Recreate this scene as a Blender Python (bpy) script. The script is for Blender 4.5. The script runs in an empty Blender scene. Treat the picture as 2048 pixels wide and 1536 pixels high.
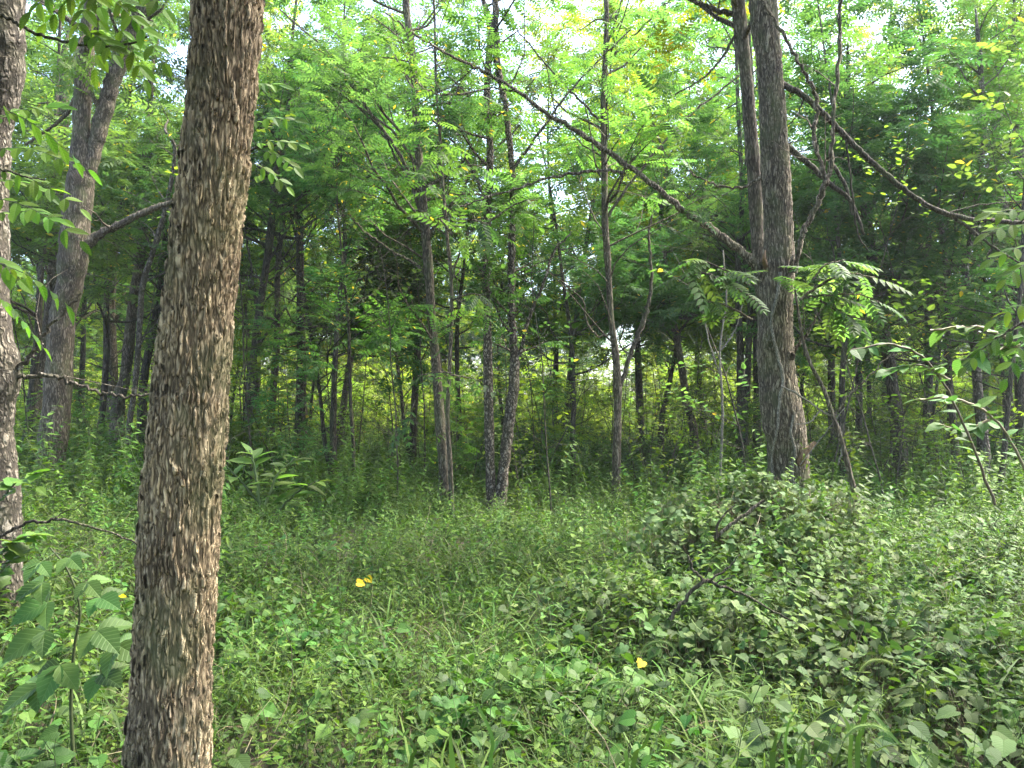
import bpy, math, random
import numpy as np
from mathutils import Vector

rng = np.random.default_rng(7)
random.seed(7)
R = math.radians
scene = bpy.context.scene
COL = scene.collection

# ------------------------------------------------------------------ camera, sky, sun, exposure
CAM_H, F, PITCH = 1.6, 1547.0, math.atan(62 / 1547.0)
cd = bpy.data.cameras.new("camera")
cam = bpy.data.objects.new("camera", cd)
COL.objects.link(cam)
cam.location = (0, 0, CAM_H)
cam.rotation_euler = (R(90) + PITCH, 0, 0)
cd.sensor_width = 36.0
cd.lens = 36.0 * F / 2048.0
cd.clip_start, cd.clip_end = 0.05, 600
scene.camera = cam

SUN_EL, SUN_AZ = R(58), R(70)          # azimuth from +Y towards +X
world = bpy.data.worlds.new("World")
scene.world = world
world.use_nodes = True
wn, wl = world.node_tree.nodes, world.node_tree.links
wn.clear()
sky = wn.new("ShaderNodeTexSky"); sky.sky_type = 'NISHITA'
sky.sun_disc = False
sky.sun_elevation, sky.sun_rotation = SUN_EL, SUN_AZ
sky.air_density, sky.dust_density, sky.ozone_density = 1.0, 3.0, 1.0
bg = wn.new("ShaderNodeBackground"); bg.inputs['Strength'].default_value = 0.15
wo = wn.new("ShaderNodeOutputWorld")
wl.new(sky.outputs[0], bg.inputs[0]); wl.new(bg.outputs[0], wo.inputs[0])

sl = bpy.data.lights.new("sun", 'SUN'); sl.energy = 3.0; sl.angle = R(20); sl.color = (1.0, 0.95, 0.86)
sun = bpy.data.objects.new("sun", sl); COL.objects.link(sun)
sd = Vector((math.sin(SUN_AZ) * math.cos(SUN_EL), math.cos(SUN_AZ) * math.cos(SUN_EL), math.sin(SUN_EL)))
sun.rotation_euler = sd.to_track_quat('Z', 'Y').to_euler()
sun.location = (0, 0, 30)

vs = scene.view_settings
vs.view_transform = 'Standard'; vs.look = 'None'; vs.exposure = 2.95; vs.gamma = 1; vs.use_curve_mapping = False
cy = scene.cycles
cy.max_bounces, cy.diffuse_bounces, cy.glossy_bounces, cy.transmission_bounces, cy.transparent_max_bounces = 10, 8, 2, 8, 4
cy.caustics_reflective = cy.caustics_refractive = False
cy.use_denoising = True
cy.denoiser = 'OPENIMAGEDENOISE'
cy.denoising_input_passes = 'RGB_ALBEDO_NORMAL'
cy.sample_clamp_indirect = 6

# ------------------------------------------------------------------ helpers
def gz(x, y):
    """height of the ground"""
    x = np.asarray(x, float); y = np.asarray(y, float)
    return (0.07 * np.sin(x * 0.55 + 1.0) * np.cos(y * 0.4) + 0.05 * np.sin(x * 1.3 + y * 0.9)
            + 0.03 * np.sin(x * 2.9 - y * 2.3) + 0.28 * np.exp(-((x + 6.5) ** 2 / 14 + (y - 13) ** 2 / 40)))

def P(px, py, d):
    """a point at depth d metres seen at the photograph's position (px, py)"""
    a = (px - 1024) / F; b = (768 - py) / F
    c, s = math.cos(PITCH), math.sin(PITCH)
    return np.array([a * d, d * (c - b * s), CAM_H + d * (b * c + s)])

def project(p):
    x, y, z = p[0], p[1], p[2] - CAM_H
    c, s = math.cos(PITCH), math.sin(PITCH)
    dep = y * c + z * s
    up = -y * s + z * c
    return 1024 + F * x / dep, 768 - F * up / dep, dep

def mesh_from(name, verts, faces, uv=None, smooth=True, mats=(), midx=None):
    """faces: list of int arrays, each (k, n) of one polygon size"""
    me = bpy.data.meshes.new(name)
    verts = np.asarray(verts, np.float32)
    me.vertices.add(len(verts)); me.vertices.foreach_set("co", verts.ravel())
    idx = np.concatenate([f.ravel() for f in faces]).astype(np.int32)
    sizes = np.concatenate([np.full(len(f), f.shape[1], np.int32) for f in faces])
    starts = np.concatenate([[0], np.cumsum(sizes)[:-1]]).astype(np.int32)
    me.loops.add(len(idx)); me.loops.foreach_set("vertex_index", idx)
    me.polygons.add(len(sizes)); me.polygons.foreach_set("loop_start", starts); me.polygons.foreach_set("loop_total", sizes)
    if uv is not None:
        l = me.uv_layers.new(name="UVMap")
        l.data.foreach_set("uv", np.asarray(uv, np.float32)[idx].ravel())
    if midx is not None:
        me.polygons.foreach_set("material_index", np.asarray(midx, np.int32))
    me.polygons.foreach_set("use_smooth", np.full(len(sizes), smooth))
    for m in mats: me.materials.append(m)
    me.update(calc_edges=True)
    return me

def link(name, me, parent=None):
    o = bpy.data.objects.new(name, me); COL.objects.link(o)
    if parent is not None: o.parent = parent
    return o

def thing(name, label, cat, loc=(0, 0, 0), group=None):
    o = bpy.data.objects.new(name, None); COL.objects.link(o)
    o.location = loc; o.empty_display_size = 0.2
    o['label'] = label; o['category'] = cat
    if group: o['group'] = group
    return o

def unit(v):
    v = np.asarray(v, float)
    return v / np.maximum(np.linalg.norm(v, axis=-1, keepdims=True), 1e-9)

def frames(dirs, ups):
    X = unit(dirs); Y = unit(np.cross(ups, X)); Z = np.cross(X, Y)
    return np.stack([X, Y, Z], axis=-1)          # columns

class Leaf:
    """a template: verts (n,3), faces list, uv (n,2)"""
    def __init__(s, v, f, uv=None):
        s.v = np.array(v, float); s.f = [np.array(k) for k in f]
        s.uv = np.array(uv, float) if uv is not None else s.v[:, :2]

def bake(t, pos, fr, sc):
    """copies of template t"""
    m, n = len(pos), len(t.v)
    sc = np.asarray(sc, float)
    if sc.ndim == 1: sc = sc[:, None]
    v = np.einsum('mij,nj->mni', fr, t.v) * sc[:, None, :] + np.asarray(pos)[:, None, :]
    off = (np.arange(m) * n)[:, None, None]
    faces = [(f[None] + off).reshape(-1, f.shape[1]) for f in t.f]
    return v.reshape(-1, 3), faces, np.tile(t.uv, (m, 1))

def join(parts):
    """parts: (verts, faces, uv) joined"""
    vs_, fs, us, n = [], [], [], 0
    for v, f, u in parts:
        vs_.append(v); us.append(u); fs += [k + n for k in f]; n += len(v)
    return np.concatenate(vs_), fs, np.concatenate(us)

def tube(pts, rad, k=6, rough=0.0, close=False):
    pts = np.asarray(pts, float); rad = np.asarray(rad, float); n = len(pts)
    t = np.gradient(pts, axis=0); t = unit(t)
    ref = np.array([1.0, 0, 0]) if abs(t[0][0]) < 0.8 else np.array([0, 1.0, 0])
    u = unit(np.cross(t, ref)); w = np.cross(t, u)
    a = np.linspace(0, 2 * np.pi, k, endpoint=False)
    r = rad[:, None] * np.ones(k)[None]
    if rough: r = r * (1 + rough * rng.normal(size=r.shape))
    v = pts[:, None] + r[..., None] * (np.cos(a)[None, :, None] * u[:, None] + np.sin(a)[None, :, None] * w[:, None])
    i = np.arange(n - 1)[:, None] * k; j = np.arange(k)[None]; j2 = (j + 1) % k
    f = np.stack([i + j, i + j2, i + k + j2, i + k + j], axis=-1).reshape(-1, 4)
    v = v.reshape(-1, 3)
    fs = [f]
    uv = np.zeros((len(v), 2))
    return v, fs, uv

def smooth_line(pts, n):
    """Catmull-Rom through the points (any columns)"""
    p = np.asarray(pts, float)
    if len(p) < 3:
        s = np.linspace(0, 1, n)[:, None]
        return p[0] * (1 - s) + p[-1] * s
    q = np.vstack([2 * p[0] - p[1], p, 2 * p[-1] - p[-2]])
    T = np.linspace(0, len(p) - 1, n)
    i = np.minimum(T.astype(int), len(p) - 2); s = (T - i)[:, None]
    a, b, c, d = q[i], q[i + 1], q[i + 2], q[i + 3]
    return 0.5 * (2 * b + (c - a) * s + (2 * a - 5 * b + 4 * c - d) * s ** 2 + (3 * b - a - 3 * c + d) * s ** 3)

# ------------------------------------------------------------------ materials
def new_mat(name):
    m = bpy.data.materials.new(name); m.use_nodes = True
    nt = m.node_tree; nt.nodes.clear()
    return m, nt, nt.nodes, nt.links

def ramp(nodes, stops):
    r = nodes.new("ShaderNodeValToRGB"); e = r.color_ramp.elements
    while len(e) < len(stops): e.new(0.5)
    for k, (p, c) in enumerate(stops):
        e[k].position = p; e[k].color = (*c, 1)
    return r

def bark(name, dark, mid, light, sx=30, sz=5, disp=0.008, true_disp=False, moss=0.25, patches=0.0, warp=0.02, plates=0.0):
    """interlacing vertical ridges between dark furrows"""
    m, nt, N, L = new_mat(name)
    tc = N.new("ShaderNodeTexCoord")
    def math_(op, a, b=None, c=None):
        n = N.new("ShaderNodeMath"); n.operation = op
        for k, x in enumerate((a, b, c)):
            if x is None: continue
            if isinstance(x, (int, float)): n.inputs[k].default_value = x
            else: L.new(x, n.inputs[k])
        return n.outputs[0]
    def noise(scale, off, vec, det=2, rough=0.5, dist=0.0):
        mp = N.new("ShaderNodeMapping"); mp.inputs['Scale'].default_value = scale; mp.inputs['Location'].default_value = (off, off * 2, off * 3)
        L.new(vec, mp.inputs['Vector'])
        n = N.new("ShaderNodeTexNoise"); n.inputs['Scale'].default_value = 1; n.inputs['Detail'].default_value = det; n.inputs['Roughness'].default_value = rough; n.inputs['Distortion'].default_value = dist
        L.new(mp.outputs[0], n.inputs['Vector']); return n
    def smooth(v, lo, hi):
        r = N.new("ShaderNodeMapRange"); r.interpolation_type = 'SMOOTHSTEP'; r.inputs['From Min'].default_value = lo; r.inputs['From Max'].default_value = hi
        L.new(v, r.inputs['Value']); return r.outputs[0]
    nz = noise((14, 14, 14), 0.3, tc.outputs['Object'], 3)
    sub = N.new("ShaderNodeVectorMath"); sub.operation = 'SUBTRACT'; sub.inputs[1].default_value = (.5, .5, .5); L.new(nz.outputs['Color'], sub.inputs[0])
    sc = N.new("ShaderNodeVectorMath"); sc.operation = 'SCALE'; sc.inputs['Scale'].default_value = warp; L.new(sub.outputs[0], sc.inputs[0])
    add = N.new("ShaderNodeVectorMath"); add.operation = 'ADD'; L.new(tc.outputs['Object'], add.inputs[0]); L.new(sc.outputs[0], add.inputs[1])
    W = add.outputs[0]
    c1 = smooth(math_('ABSOLUTE', math_('SUBTRACT', noise((sx, sx, sz), 1.0, W, 1).outputs['Fac'], .5)), 0.0, 0.15)
    c2 = smooth(math_('ABSOLUTE', math_('SUBTRACT', noise((sx * 1.35, sx * 1.35, sz * 1.3), 5.0, W, 1).outputs['Fac'], .47)), -0.01, 0.14)
    c3 = smooth(math_('ABSOLUTE', math_('SUBTRACT', noise((sx * 1.1, sx * 1.1, sz * 4.5), 9.0, W, 1).outputs['Fac'], .5)), -0.05, 0.05)
    ridge = math_('MULTIPLY', math_('MULTIPLY', c1, c2), math_('MULTIPLY_ADD', c3, 0.42, 0.58))
    fine = noise((sx * 2.4, sx * 2.4, sz * 2.6), 3.0, W, 5, 0.6)
    h = math_('MULTIPLY_ADD', ridge, 0.80, math_('MULTIPLY', fine.outputs['Fac'], 0.55))
    cr = ramp(N, [(0.16, dark), (0.45, mid), (1.0, light)])
    L.new(h, cr.inputs['Fac'])
    big = noise((2.6, 2.6, 2.6), 0, tc.outputs['Object'], 4)
    br = ramp(N, [(0.35, (0.75, 0.72, 0.72)), (0.65, (1.2, 1.15, 1.05))]); L.new(big.outputs['Fac'], br.inputs['Fac'])
    mul = N.new("ShaderNodeMixRGB"); mul.blend_type = 'MULTIPLY'; mul.inputs[0].default_value = 1
    L.new(cr.outputs[0], mul.inputs[1]); L.new(br.outputs[0], mul.inputs[2])
    mo = noise((5.5, 5.5, 4), 2, tc.outputs['Object'], 5)
    mr = N.new("ShaderNodeMapRange"); mr.inputs['From Min'].default_value = 0.48; mr.inputs['From Max'].default_value = 0.66; mr.inputs['To Max'].default_value = moss
    L.new(mo.outputs['Fac'], mr.inputs['Value'])
    mix = N.new("ShaderNodeMixRGB"); mix.inputs[2].default_value = (0.10, 0.12, 0.05, 1)
    L.new(mr.outputs[0], mix.inputs[0]); L.new(mul.outputs[0], mix.inputs[1])
    out_c = mix.outputs[0]
    if patches:
        pn = noise((9, 9, 6), 4, tc.outputs['Object'], 6, .6, 1)
        pr = N.new("ShaderNodeMapRange"); pr.inputs['From Min'].default_value = 0.54; pr.inputs['From Max'].default_value = 0.62; pr.inputs['To Max'].default_value = patches
        L.new(pn.outputs['Fac'], pr.inputs['Value'])
        m2 = N.new("ShaderNodeMixRGB"); m2.inputs[2].default_value = (0.42, 0.40, 0.35, 1)
        L.new(math_('MULTIPLY', pr.outputs[0], ridge), m2.inputs[0]); L.new(out_c, m2.inputs[1]); out_c = m2.outputs[0]
    b = N.new("ShaderNodeBsdfPrincipled"); b.inputs['Roughness'].default_value = 0.9; b.inputs['Specular IOR Level'].default_value = 0.15
    L.new(out_c, b.inputs['Base Color'])
    o = N.new("ShaderNodeOutputMaterial"); L.new(b.outputs[0], o.inputs['Surface'])
    if true_disp:
        dn = N.new("ShaderNodeDisplacement"); dn.inputs['Midlevel'].default_value = 0.6; dn.inputs['Scale'].default_value = disp
        L.new(h, dn.inputs['Height']); L.new(dn.outputs[0], o.inputs['Displacement'])
        m.displacement_method = 'BOTH'
    else:
        bp = N.new("ShaderNodeBump"); bp.inputs['Strength'].default_value = 0.9; bp.inputs['Distance'].default_value = disp * 1.5
        L.new(h, bp.inputs['Height']); L.new(bp.outputs[0], b.inputs['Normal'])
    return m

def leafmat(name, a, b_, trans, var=0.35, rough=0.55, tw=0.4, odd=None, patch=0.35, patch_scale=0.8, veins=0.0, alt=(0.16, 0.2, 0.03)):
    """a leaf: colour between a and b_ leaf by leaf, light shining through with colour trans"""
    m, nt, N, L = new_mat(name)
    g = N.new("ShaderNodeNewGeometry")
    mx = N.new("ShaderNodeMixRGB"); mx.inputs[1].default_value = (*a, 1); mx.inputs[2].default_value = (*b_, 1)
    L.new(g.outputs['Random Per Island'], mx.inputs[0])
    # plants growing in patches of a slightly different green
    no = N.new("ShaderNodeTexNoise"); no.inputs['Scale'].default_value = patch_scale; no.inputs['Detail'].default_value = 2
    L.new(g.outputs['Position'], no.inputs['Vector'])
    mr = N.new("ShaderNodeMapRange"); mr.inputs['From Min'].default_value = 0.42; mr.inputs['From Max'].default_value = 0.66; mr.inputs['To Max'].default_value = patch
    L.new(no.outputs['Fac'], mr.inputs['Value'])
    m1 = N.new("ShaderNodeMixRGB"); m1.inputs[2].default_value = (*alt, 1)
    L.new(mr.outputs[0], m1.inputs[0]); L.new(mx.outputs[0], m1.inputs[1])
    oi = N.new("ShaderNodeObjectInfo")
    vr = N.new("ShaderNodeMapRange"); vr.inputs['To Min'].default_value = 0.42; vr.inputs['To Max'].default_value = 1.35
    L.new(oi.outputs['Random'], vr.inputs['Value'])
    hs = N.new("ShaderNodeHueSaturation"); hs.inputs['Saturation'].default_value = 1.07; L.new(vr.outputs[0], hs.inputs['Value']); L.new(m1.outputs[0], hs.inputs['Color'])
    hr = N.new("ShaderNodeMath"); hr.operation = 'MULTIPLY'; hr.inputs[1].default_value = 91.7; L.new(oi.outputs['Random'], hr.inputs[0])
    hf_ = N.new("ShaderNodeMath"); hf_.operation = 'FRACT'; L.new(hr.outputs[0], hf_.inputs[0])
    hm_r = N.new("ShaderNodeMapRange"); hm_r.inputs['To Min'].default_value = 0.478; hm_r.inputs['To Max'].default_value = 0.525
    L.new(hf_.outputs[0], hm_r.inputs['Value']); L.new(hm_r.outputs[0], hs.inputs['Hue'])
    col = hs.outputs[0]
    if odd:
        gt = N.new("ShaderNodeMath"); gt.operation = 'GREATER_THAN'; gt.inputs[1].default_value = 1 - odd[0]
        r2 = N.new("ShaderNodeMath"); r2.operation = 'FRACT'
        r3 = N.new("ShaderNodeMath"); r3.operation = 'MULTIPLY'; r3.inputs[1].default_value = 37.7
        L.new(g.outputs['Random Per Island'], r3.inputs[0]); L.new(r3.outputs[0], r2.inputs[0]); L.new(r2.outputs[0], gt.inputs[0])
        m3 = N.new("ShaderNodeMixRGB"); m3.inputs[2].default_value = (*odd[1], 1)
        L.new(gt.outputs[0], m3.inputs[0]); L.new(col, m3.inputs[1]); col = m3.outputs[0]
    if veins:
        uv = N.new("ShaderNodeUVMap"); sp = N.new("ShaderNodeSeparateXYZ"); L.new(uv.outputs[0], sp.inputs[0])
        ab = N.new("ShaderNodeMath"); ab.operation = 'ABSOLUTE'; L.new(sp.outputs['Y'], ab.inputs[0])
        d = N.new("ShaderNodeMath"); d.operation = 'MULTIPLY_ADD'; d.inputs[1].default_value = -0.9
        L.new(ab.outputs[0], d.inputs[0]); L.new(sp.outputs['X'], d.inputs[2])
        k = N.new("ShaderNodeMath"); k.operation = 'MULTIPLY'; k.inputs[1].default_value = 7; L.new(d.outputs[0], k.inputs[0])
        fr = N.new("ShaderNodeMath"); fr.operation = 'PINGPONG'; fr.inputs[1].default_value = 0.5; L.new(k.outputs[0], fr.inputs[0])
        mn = N.new("ShaderNodeMath"); mn.operation = 'MULTIPLY'; mn.inputs[1].default_value = 9; L.new(ab.outputs[0], mn.inputs[0])
        mi = N.new("ShaderNodeMath"); mi.operation = 'MINIMUM'; L.new(fr.outputs[0], mi.inputs[0]); L.new(mn.outputs[0], mi.inputs[1])
        v = N.new("ShaderNodeMapRange"); v.inputs['From Min'].default_value = 0; v.inputs['From Max'].default_value = 0.16; v.inputs['To Min'].default_value = veins; v.inputs['To Max'].default_value = 0
        L.new(mi.outputs[0], v.inputs['Value'])
        m4 = N.new("ShaderNodeMixRGB"); m4.inputs[2].default_value = (0.17, 0.26, 0.09, 1)
        L.new(v.outputs[0], m4.inputs[0]); L.new(col, m4.inputs[1]); col = m4.outputs[0]
        bp = N.new("ShaderNodeBump"); bp.inputs['Strength'].default_value = 0.5; bp.inputs['Distance'].default_value = 0.004; bp.invert = True
        L.new(v.outputs[0], bp.inputs['Height'])
    p = N.new("ShaderNodeBsdfPrincipled"); p.inputs['Roughness'].default_value = rough; p.inputs['Specular IOR Level'].default_value = 0.22
    L.new(col, p.inputs['Base Color'])
    if veins: L.new(bp.outputs[0], p.inputs['Normal'])
    t = N.new("ShaderNodeBsdfTranslucent")
    tm = N.new("ShaderNodeMixRGB"); tm.blend_type = 'MULTIPLY'; tm.inputs[0].default_value = 1; tm.inputs[2].default_value = (*trans, 1)
    L.new(col, tm.inputs[1]); L.new(tm.outputs[0], t.inputs[0])
    ms = N.new("ShaderNodeMixShader"); ms.inputs[0].default_value = tw
    L.new(p.outputs[0], ms.inputs[1]); L.new(t.outputs[0], ms.inputs[2])
    o = N.new("ShaderNodeOutputMaterial"); L.new(ms.outputs[0], o.inputs[0])
    return m

M = {}
M['bark_big'] = bark("ash_bark", (0.03, 0.023, 0.017), (0.19, 0.148, 0.095), (0.48, 0.39, 0.265), 46, 8.5, 0.017, True, 0.4, warp=0.016)
M['bark_right'] = bark("ridged_bark", (0.025, 0.02, 0.016), (0.10, 0.083, 0.062), (0.28, 0.245, 0.19), 28, 4.5, 0.016, True, 0.35, warp=0.03)
M['bark'] = bark("grey_brown_bark", (0.03, 0.026, 0.02), (0.095, 0.08, 0.06), (0.22, 0.19, 0.15), 30, 6, 0.010, False, 0.35)
M['bark_dark'] = bark("dark_bark", (0.02, 0.018, 0.015), (0.055, 0.048, 0.039), (0.12, 0.108, 0.088), 30, 6, 0.008, False, 0.3)
M['bark_flaky'] = bark("flaky_cherry_bark", (0.02, 0.017, 0.014), (0.09, 0.075, 0.058), (0.30, 0.26, 0.21), 20, 11, 0.016, False, 0.1, 0.3, 0.04)
M['bark_pale'] = bark("pale_flaking_bark", (0.03, 0.027, 0.024), (0.085, 0.075, 0.06), (0.2, 0.18, 0.15), 18, 8, 0.014, False, 0.15, 0.35, 0.04)
M['vine'] = bark("pale_vine_bark", (0.08, 0.075, 0.065), (0.18, 0.165, 0.14), (0.32, 0.30, 0.26), 60, 20, 0.002, False, 0.1)
M['wood'] = bark("broken_wood", (0.10, 0.06, 0.04), (0.20, 0.13, 0.085), (0.33, 0.23, 0.15), 60, 8, 0.002, False, 0.0)
M['leaf'] = leafmat("canopy_leaf", (0.042, 0.086, 0.034), (0.085, 0.135, 0.048), (1.9, 2.2, 1.2), tw=0.5, patch=0.5, patch_scale=0.35, alt=(0.11, 0.17, 0.025), odd=(0.01, (0.35, 0.25, 0.03)))
M['leaf_yellow'] = leafmat("yellowish_leaf", (0.11, 0.17, 0.025), (0.19, 0.22, 0.03), (1.6, 1.6, 0.7), tw=0.5, patch=0.3, odd=(0.04, (0.38, 0.22, 0.02)))  # yellow-green leaf tones with a few orange ones
M['leaf_sunlit_lime'] = leafmat("painted_sunlit_leaf", (0.12, 0.19, 0.035), (0.20, 0.25, 0.05), (2.0, 2.1, 0.9), tw=0.5, patch=0.3, patch_scale=0.3, alt=(0.07, 0.13, 0.04))  # lighter leaf colour standing in for sunlight on far and middle foliage
M['leaf_broad'] = leafmat("sapling_leaf", (0.055, 0.10, 0.038), (0.10, 0.16, 0.055), (1.9, 2.1, 1.1), tw=0.5, patch=0.5, patch_scale=0.5, alt=(0.13, 0.19, 0.03), odd=(0.012, (0.35, 0.25, 0.03)))
M['herb'] = leafmat("herb_leaf", (0.05, 0.112, 0.02), (0.115, 0.18, 0.04), (1.5, 1.6, 0.7), tw=0.32, patch=0.55, patch_scale=0.9, alt=(0.10, 0.15, 0.03), odd=(0.03, (0.2, 0.13, 0.05)), veins=0.12)
M['heart'] = leafmat("heart_leaf", (0.04, 0.10, 0.022), (0.09, 0.165, 0.04), (1.4, 1.6, 0.7), tw=0.3, rough=0.5, patch=0.4, patch_scale=1.2, alt=(0.09, 0.15, 0.03), odd=(0.008, (0.3, 0.22, 0.05)), veins=0.3)
M['vineleaf'] = leafmat("vine_leaf", (0.052, 0.10, 0.028), (0.11, 0.155, 0.05), (1.3, 1.5, 0.7), tw=0.25, rough=0.6, patch=0.4, patch_scale=1.4, alt=(0.11, 0.12, 0.07), odd=(0.02, (0.22, 0.2, 0.12)), veins=0.3)
M['grass'] = leafmat("grass_blade", (0.06, 0.12, 0.025), (0.12, 0.18, 0.05), (1.4, 1.5, 0.7), tw=0.35, patch=0.4, alt=(0.10, 0.16, 0.035), odd=(0.03, (0.3, 0.26, 0.13)))
M['bramble'] = leafmat("bramble_leaf", (0.055, 0.125, 0.035), (0.11, 0.19, 0.06), (1.3, 1.5, 0.8), tw=0.35, patch=0.1, veins=0.45)
M['nearleaf'] = leafmat("walnut_leaflet", (0.06, 0.13, 0.025), (0.10, 0.19, 0.035), (1.9, 1.9, 0.8), tw=0.5, patch=0.2, veins=0.25)
M['yleaf'] = leafmat("yellow_leaf", (0.45, 0.32, 0.03), (0.5, 0.36, 0.04), (1.2, 1.1, 0.5), tw=0.3, patch=0.0, veins=0.2)
M['bleaf'] = leafmat("brown_leaf", (0.14, 0.06, 0.035), (0.18, 0.085, 0.045), (1.2, 1.0, 0.6), tw=0.2, patch=0.0, veins=0.2)
M['stem'] = leafmat("green_stem", (0.08, 0.12, 0.05), (0.14, 0.17, 0.08), (1, 1, 1), tw=0.1, patch=0.0)
M['drystem'] = leafmat("dry_stem", (0.14, 0.11, 0.07), (0.25, 0.2, 0.13), (1, 1, 1), tw=0.05, patch=0.0)
M['seed'] = leafmat("seed_bristle", (0.16, 0.22, 0.08), (0.24, 0.29, 0.12), (1.3, 1.4, 0.8), tw=0.4, patch=0.0)

def soil_mat():
    m, nt, N, L = new_mat("forest_soil")
    tc = N.new("ShaderNodeNewGeometry")
    n1 = N.new("ShaderNodeTexNoise"); n1.inputs['Scale'].default_value = 7; n1.inputs['Detail'].default_value = 8; n1.inputs['Roughness'].default_value = 0.7
    L.new(tc.outputs['Position'], n1.inputs['Vector'])
    cr = ramp(N, [(0.3, (0.022, 0.017, 0.01)), (0.5, (0.06, 0.045, 0.025)), (0.62, (0.04, 0.055, 0.02)), (0.8, (0.13, 0.095, 0.055))])
    L.new(n1.outputs['Fac'], cr.inputs['Fac'])
    b = N.new("ShaderNodeBsdfPrincipled"); b.inputs['Roughness'].default_value = 0.95
    L.new(cr.outputs[0], b.inputs['Base Color'])
    bp = N.new("ShaderNodeBump"); bp.inputs['Distance'].default_value = 0.05; L.new(n1.outputs['Fac'], bp.inputs['Height']); L.new(bp.outputs[0], b.inputs['Normal'])
    o = N.new("ShaderNodeOutputMaterial"); L.new(b.outputs[0], o.inputs[0])
    return m
M['soil'] = soil_mat()

# ------------------------------------------------------------------ ground
def ground():
    xs = np.concatenate([np.linspace(-400, -31, 12), np.linspace(-30, 30, 161), np.linspace(31, 400, 12)])
    ys = np.concatenate([np.linspace(-300, -11, 10), np.linspace(-10, 70, 201), np.linspace(71, 450, 12)])
    X, Y = np.meshgrid(xs, ys, indexing='ij')
    v = np.stack([X, Y, gz(X, Y)], -1).reshape(-1, 3)
    n = len(ys); i, j = np.meshgrid(np.arange(len(xs) - 1), np.arange(n - 1), indexing='ij')
    a = (i * n + j).ravel(); f = np.stack([a, a + n, a + n + 1, a + 1], -1)
    o = link("ground", mesh_from("ground", v, [f], mats=[M['soil']])); o['kind'] = 'structure'
ground()

HAZE = 0.0006
if HAZE:
    hx, hy0, hy1, hz0, hz1 = 160, -12, 200, -2, 40
    hv = [(x, y, z) for x in (-hx, hx) for y in (hy0, hy1) for z in (hz0, hz1)]
    hf = np.array([(0, 1, 3, 2), (4, 6, 7, 5), (0, 4, 5, 1), (2, 3, 7, 6), (0, 2, 6, 4), (1, 5, 7, 3)])
    hm, nt, N_, L_ = new_mat("pale_haze")
    pv = N_.new("ShaderNodeVolumePrincipled"); pv.inputs['Density'].default_value = HAZE; pv.inputs['Color'].default_value = (0.86, 0.93, 1.0, 1); pv.inputs['Anisotropy'].default_value = 0.3
    om = N_.new("ShaderNodeOutputMaterial"); L_.new(pv.outputs[0], om.inputs['Volume'])
    ho = link("haze", mesh_from("haze", hv, [hf], mats=[hm], smooth=False)); ho['kind'] = 'stuff'

# ------------------------------------------------------------------ leaf templates (x along the leaf, z its upper side)
def fan_leaf(outline, fold=0.12, droop=0.12):
    """outline: (x, y) of one half from base to tip; mirrored, folded along the midrib"""
    h = np.array(outline, float); n = len(h)
    mid = np.stack([h[:, 0], np.zeros(n)], -1)
    mid[0] = (0, 0); mid[-1] = (h[-1, 0], 0)
    v, f = [], []
    def zz(x, y): return fold * abs(y) - droop * x * x
    for k in range(n): v.append((max(mid[k, 0], 0.0), 0, zz(mid[k, 0], 0)))
    for s in (1, -1):
        b = len(v)
        for k in range(1, n - 1): v.append((h[k, 0], s * h[k, 1], zz(h[k, 0], h[k, 1])))
        L_ = [0] + list(range(b, b + n - 2)) + [n - 1]
        for k in range(n - 1):
            q = [k, k + 1, L_[k + 1], L_[k]]
            q = [q[i] for i in range(4) if q[i] not in q[:i]]
            if s < 0: q = q[::-1]
            for t in range(1, len(q) - 1): f.append((q[0], q[t], q[t + 1]))
    return Leaf(v, [f])

RHOMB = Leaf([(0, 0, 0), (0.45, 0.2, 0.03), (1, 0, -0.08), (0.45, -0.2, 0.03)], [[(0, 1, 2), (0, 2, 3)]])
OVATE = fan_leaf([(0, 0), (0.22, 0.2), (0.5, 0.25), (0.78, 0.14), (1, 0)])
LANCE = fan_leaf([(0, 0), (0.25, 0.13), (0.6, 0.12), (1, 0)], 0.2, 0.25)
LEAFLET = fan_leaf([(0, 0), (0.12, 0.13), (0.35, 0.2), (0.6, 0.18), (0.82, 0.09), (1, 0)], 0.25, 0.15)
HEART = fan_leaf([(0, 0), (-0.13, 0.22), (0.05, 0.45), (0.35, 0.46), (0.65, 0.27), (1, 0)], 0.18, 0.18)
LOBED = fan_leaf([(0, 0), (-0.13, 0.2), (-0.04, 0.42), (0.16, 0.5), (0.36, 0.43), (0.58, 0.44), (0.7, 0.26), (0.86, 0.15), (1, 0)], 0.16, 0.2)
SERR = fan_leaf([(0, 0), (0.08, 0.16), (0.12, 0.2), (0.2, 0.24), (0.24, 0.31), (0.34, 0.3), (0.38, 0.35), (0.48, 0.31), (0.52, 0.33), (0.62, 0.24), (0.66, 0.26), (0.75, 0.16), (0.8, 0.16), (0.88, 0.07), (1, 0)], 0.25, 0.25)

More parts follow.
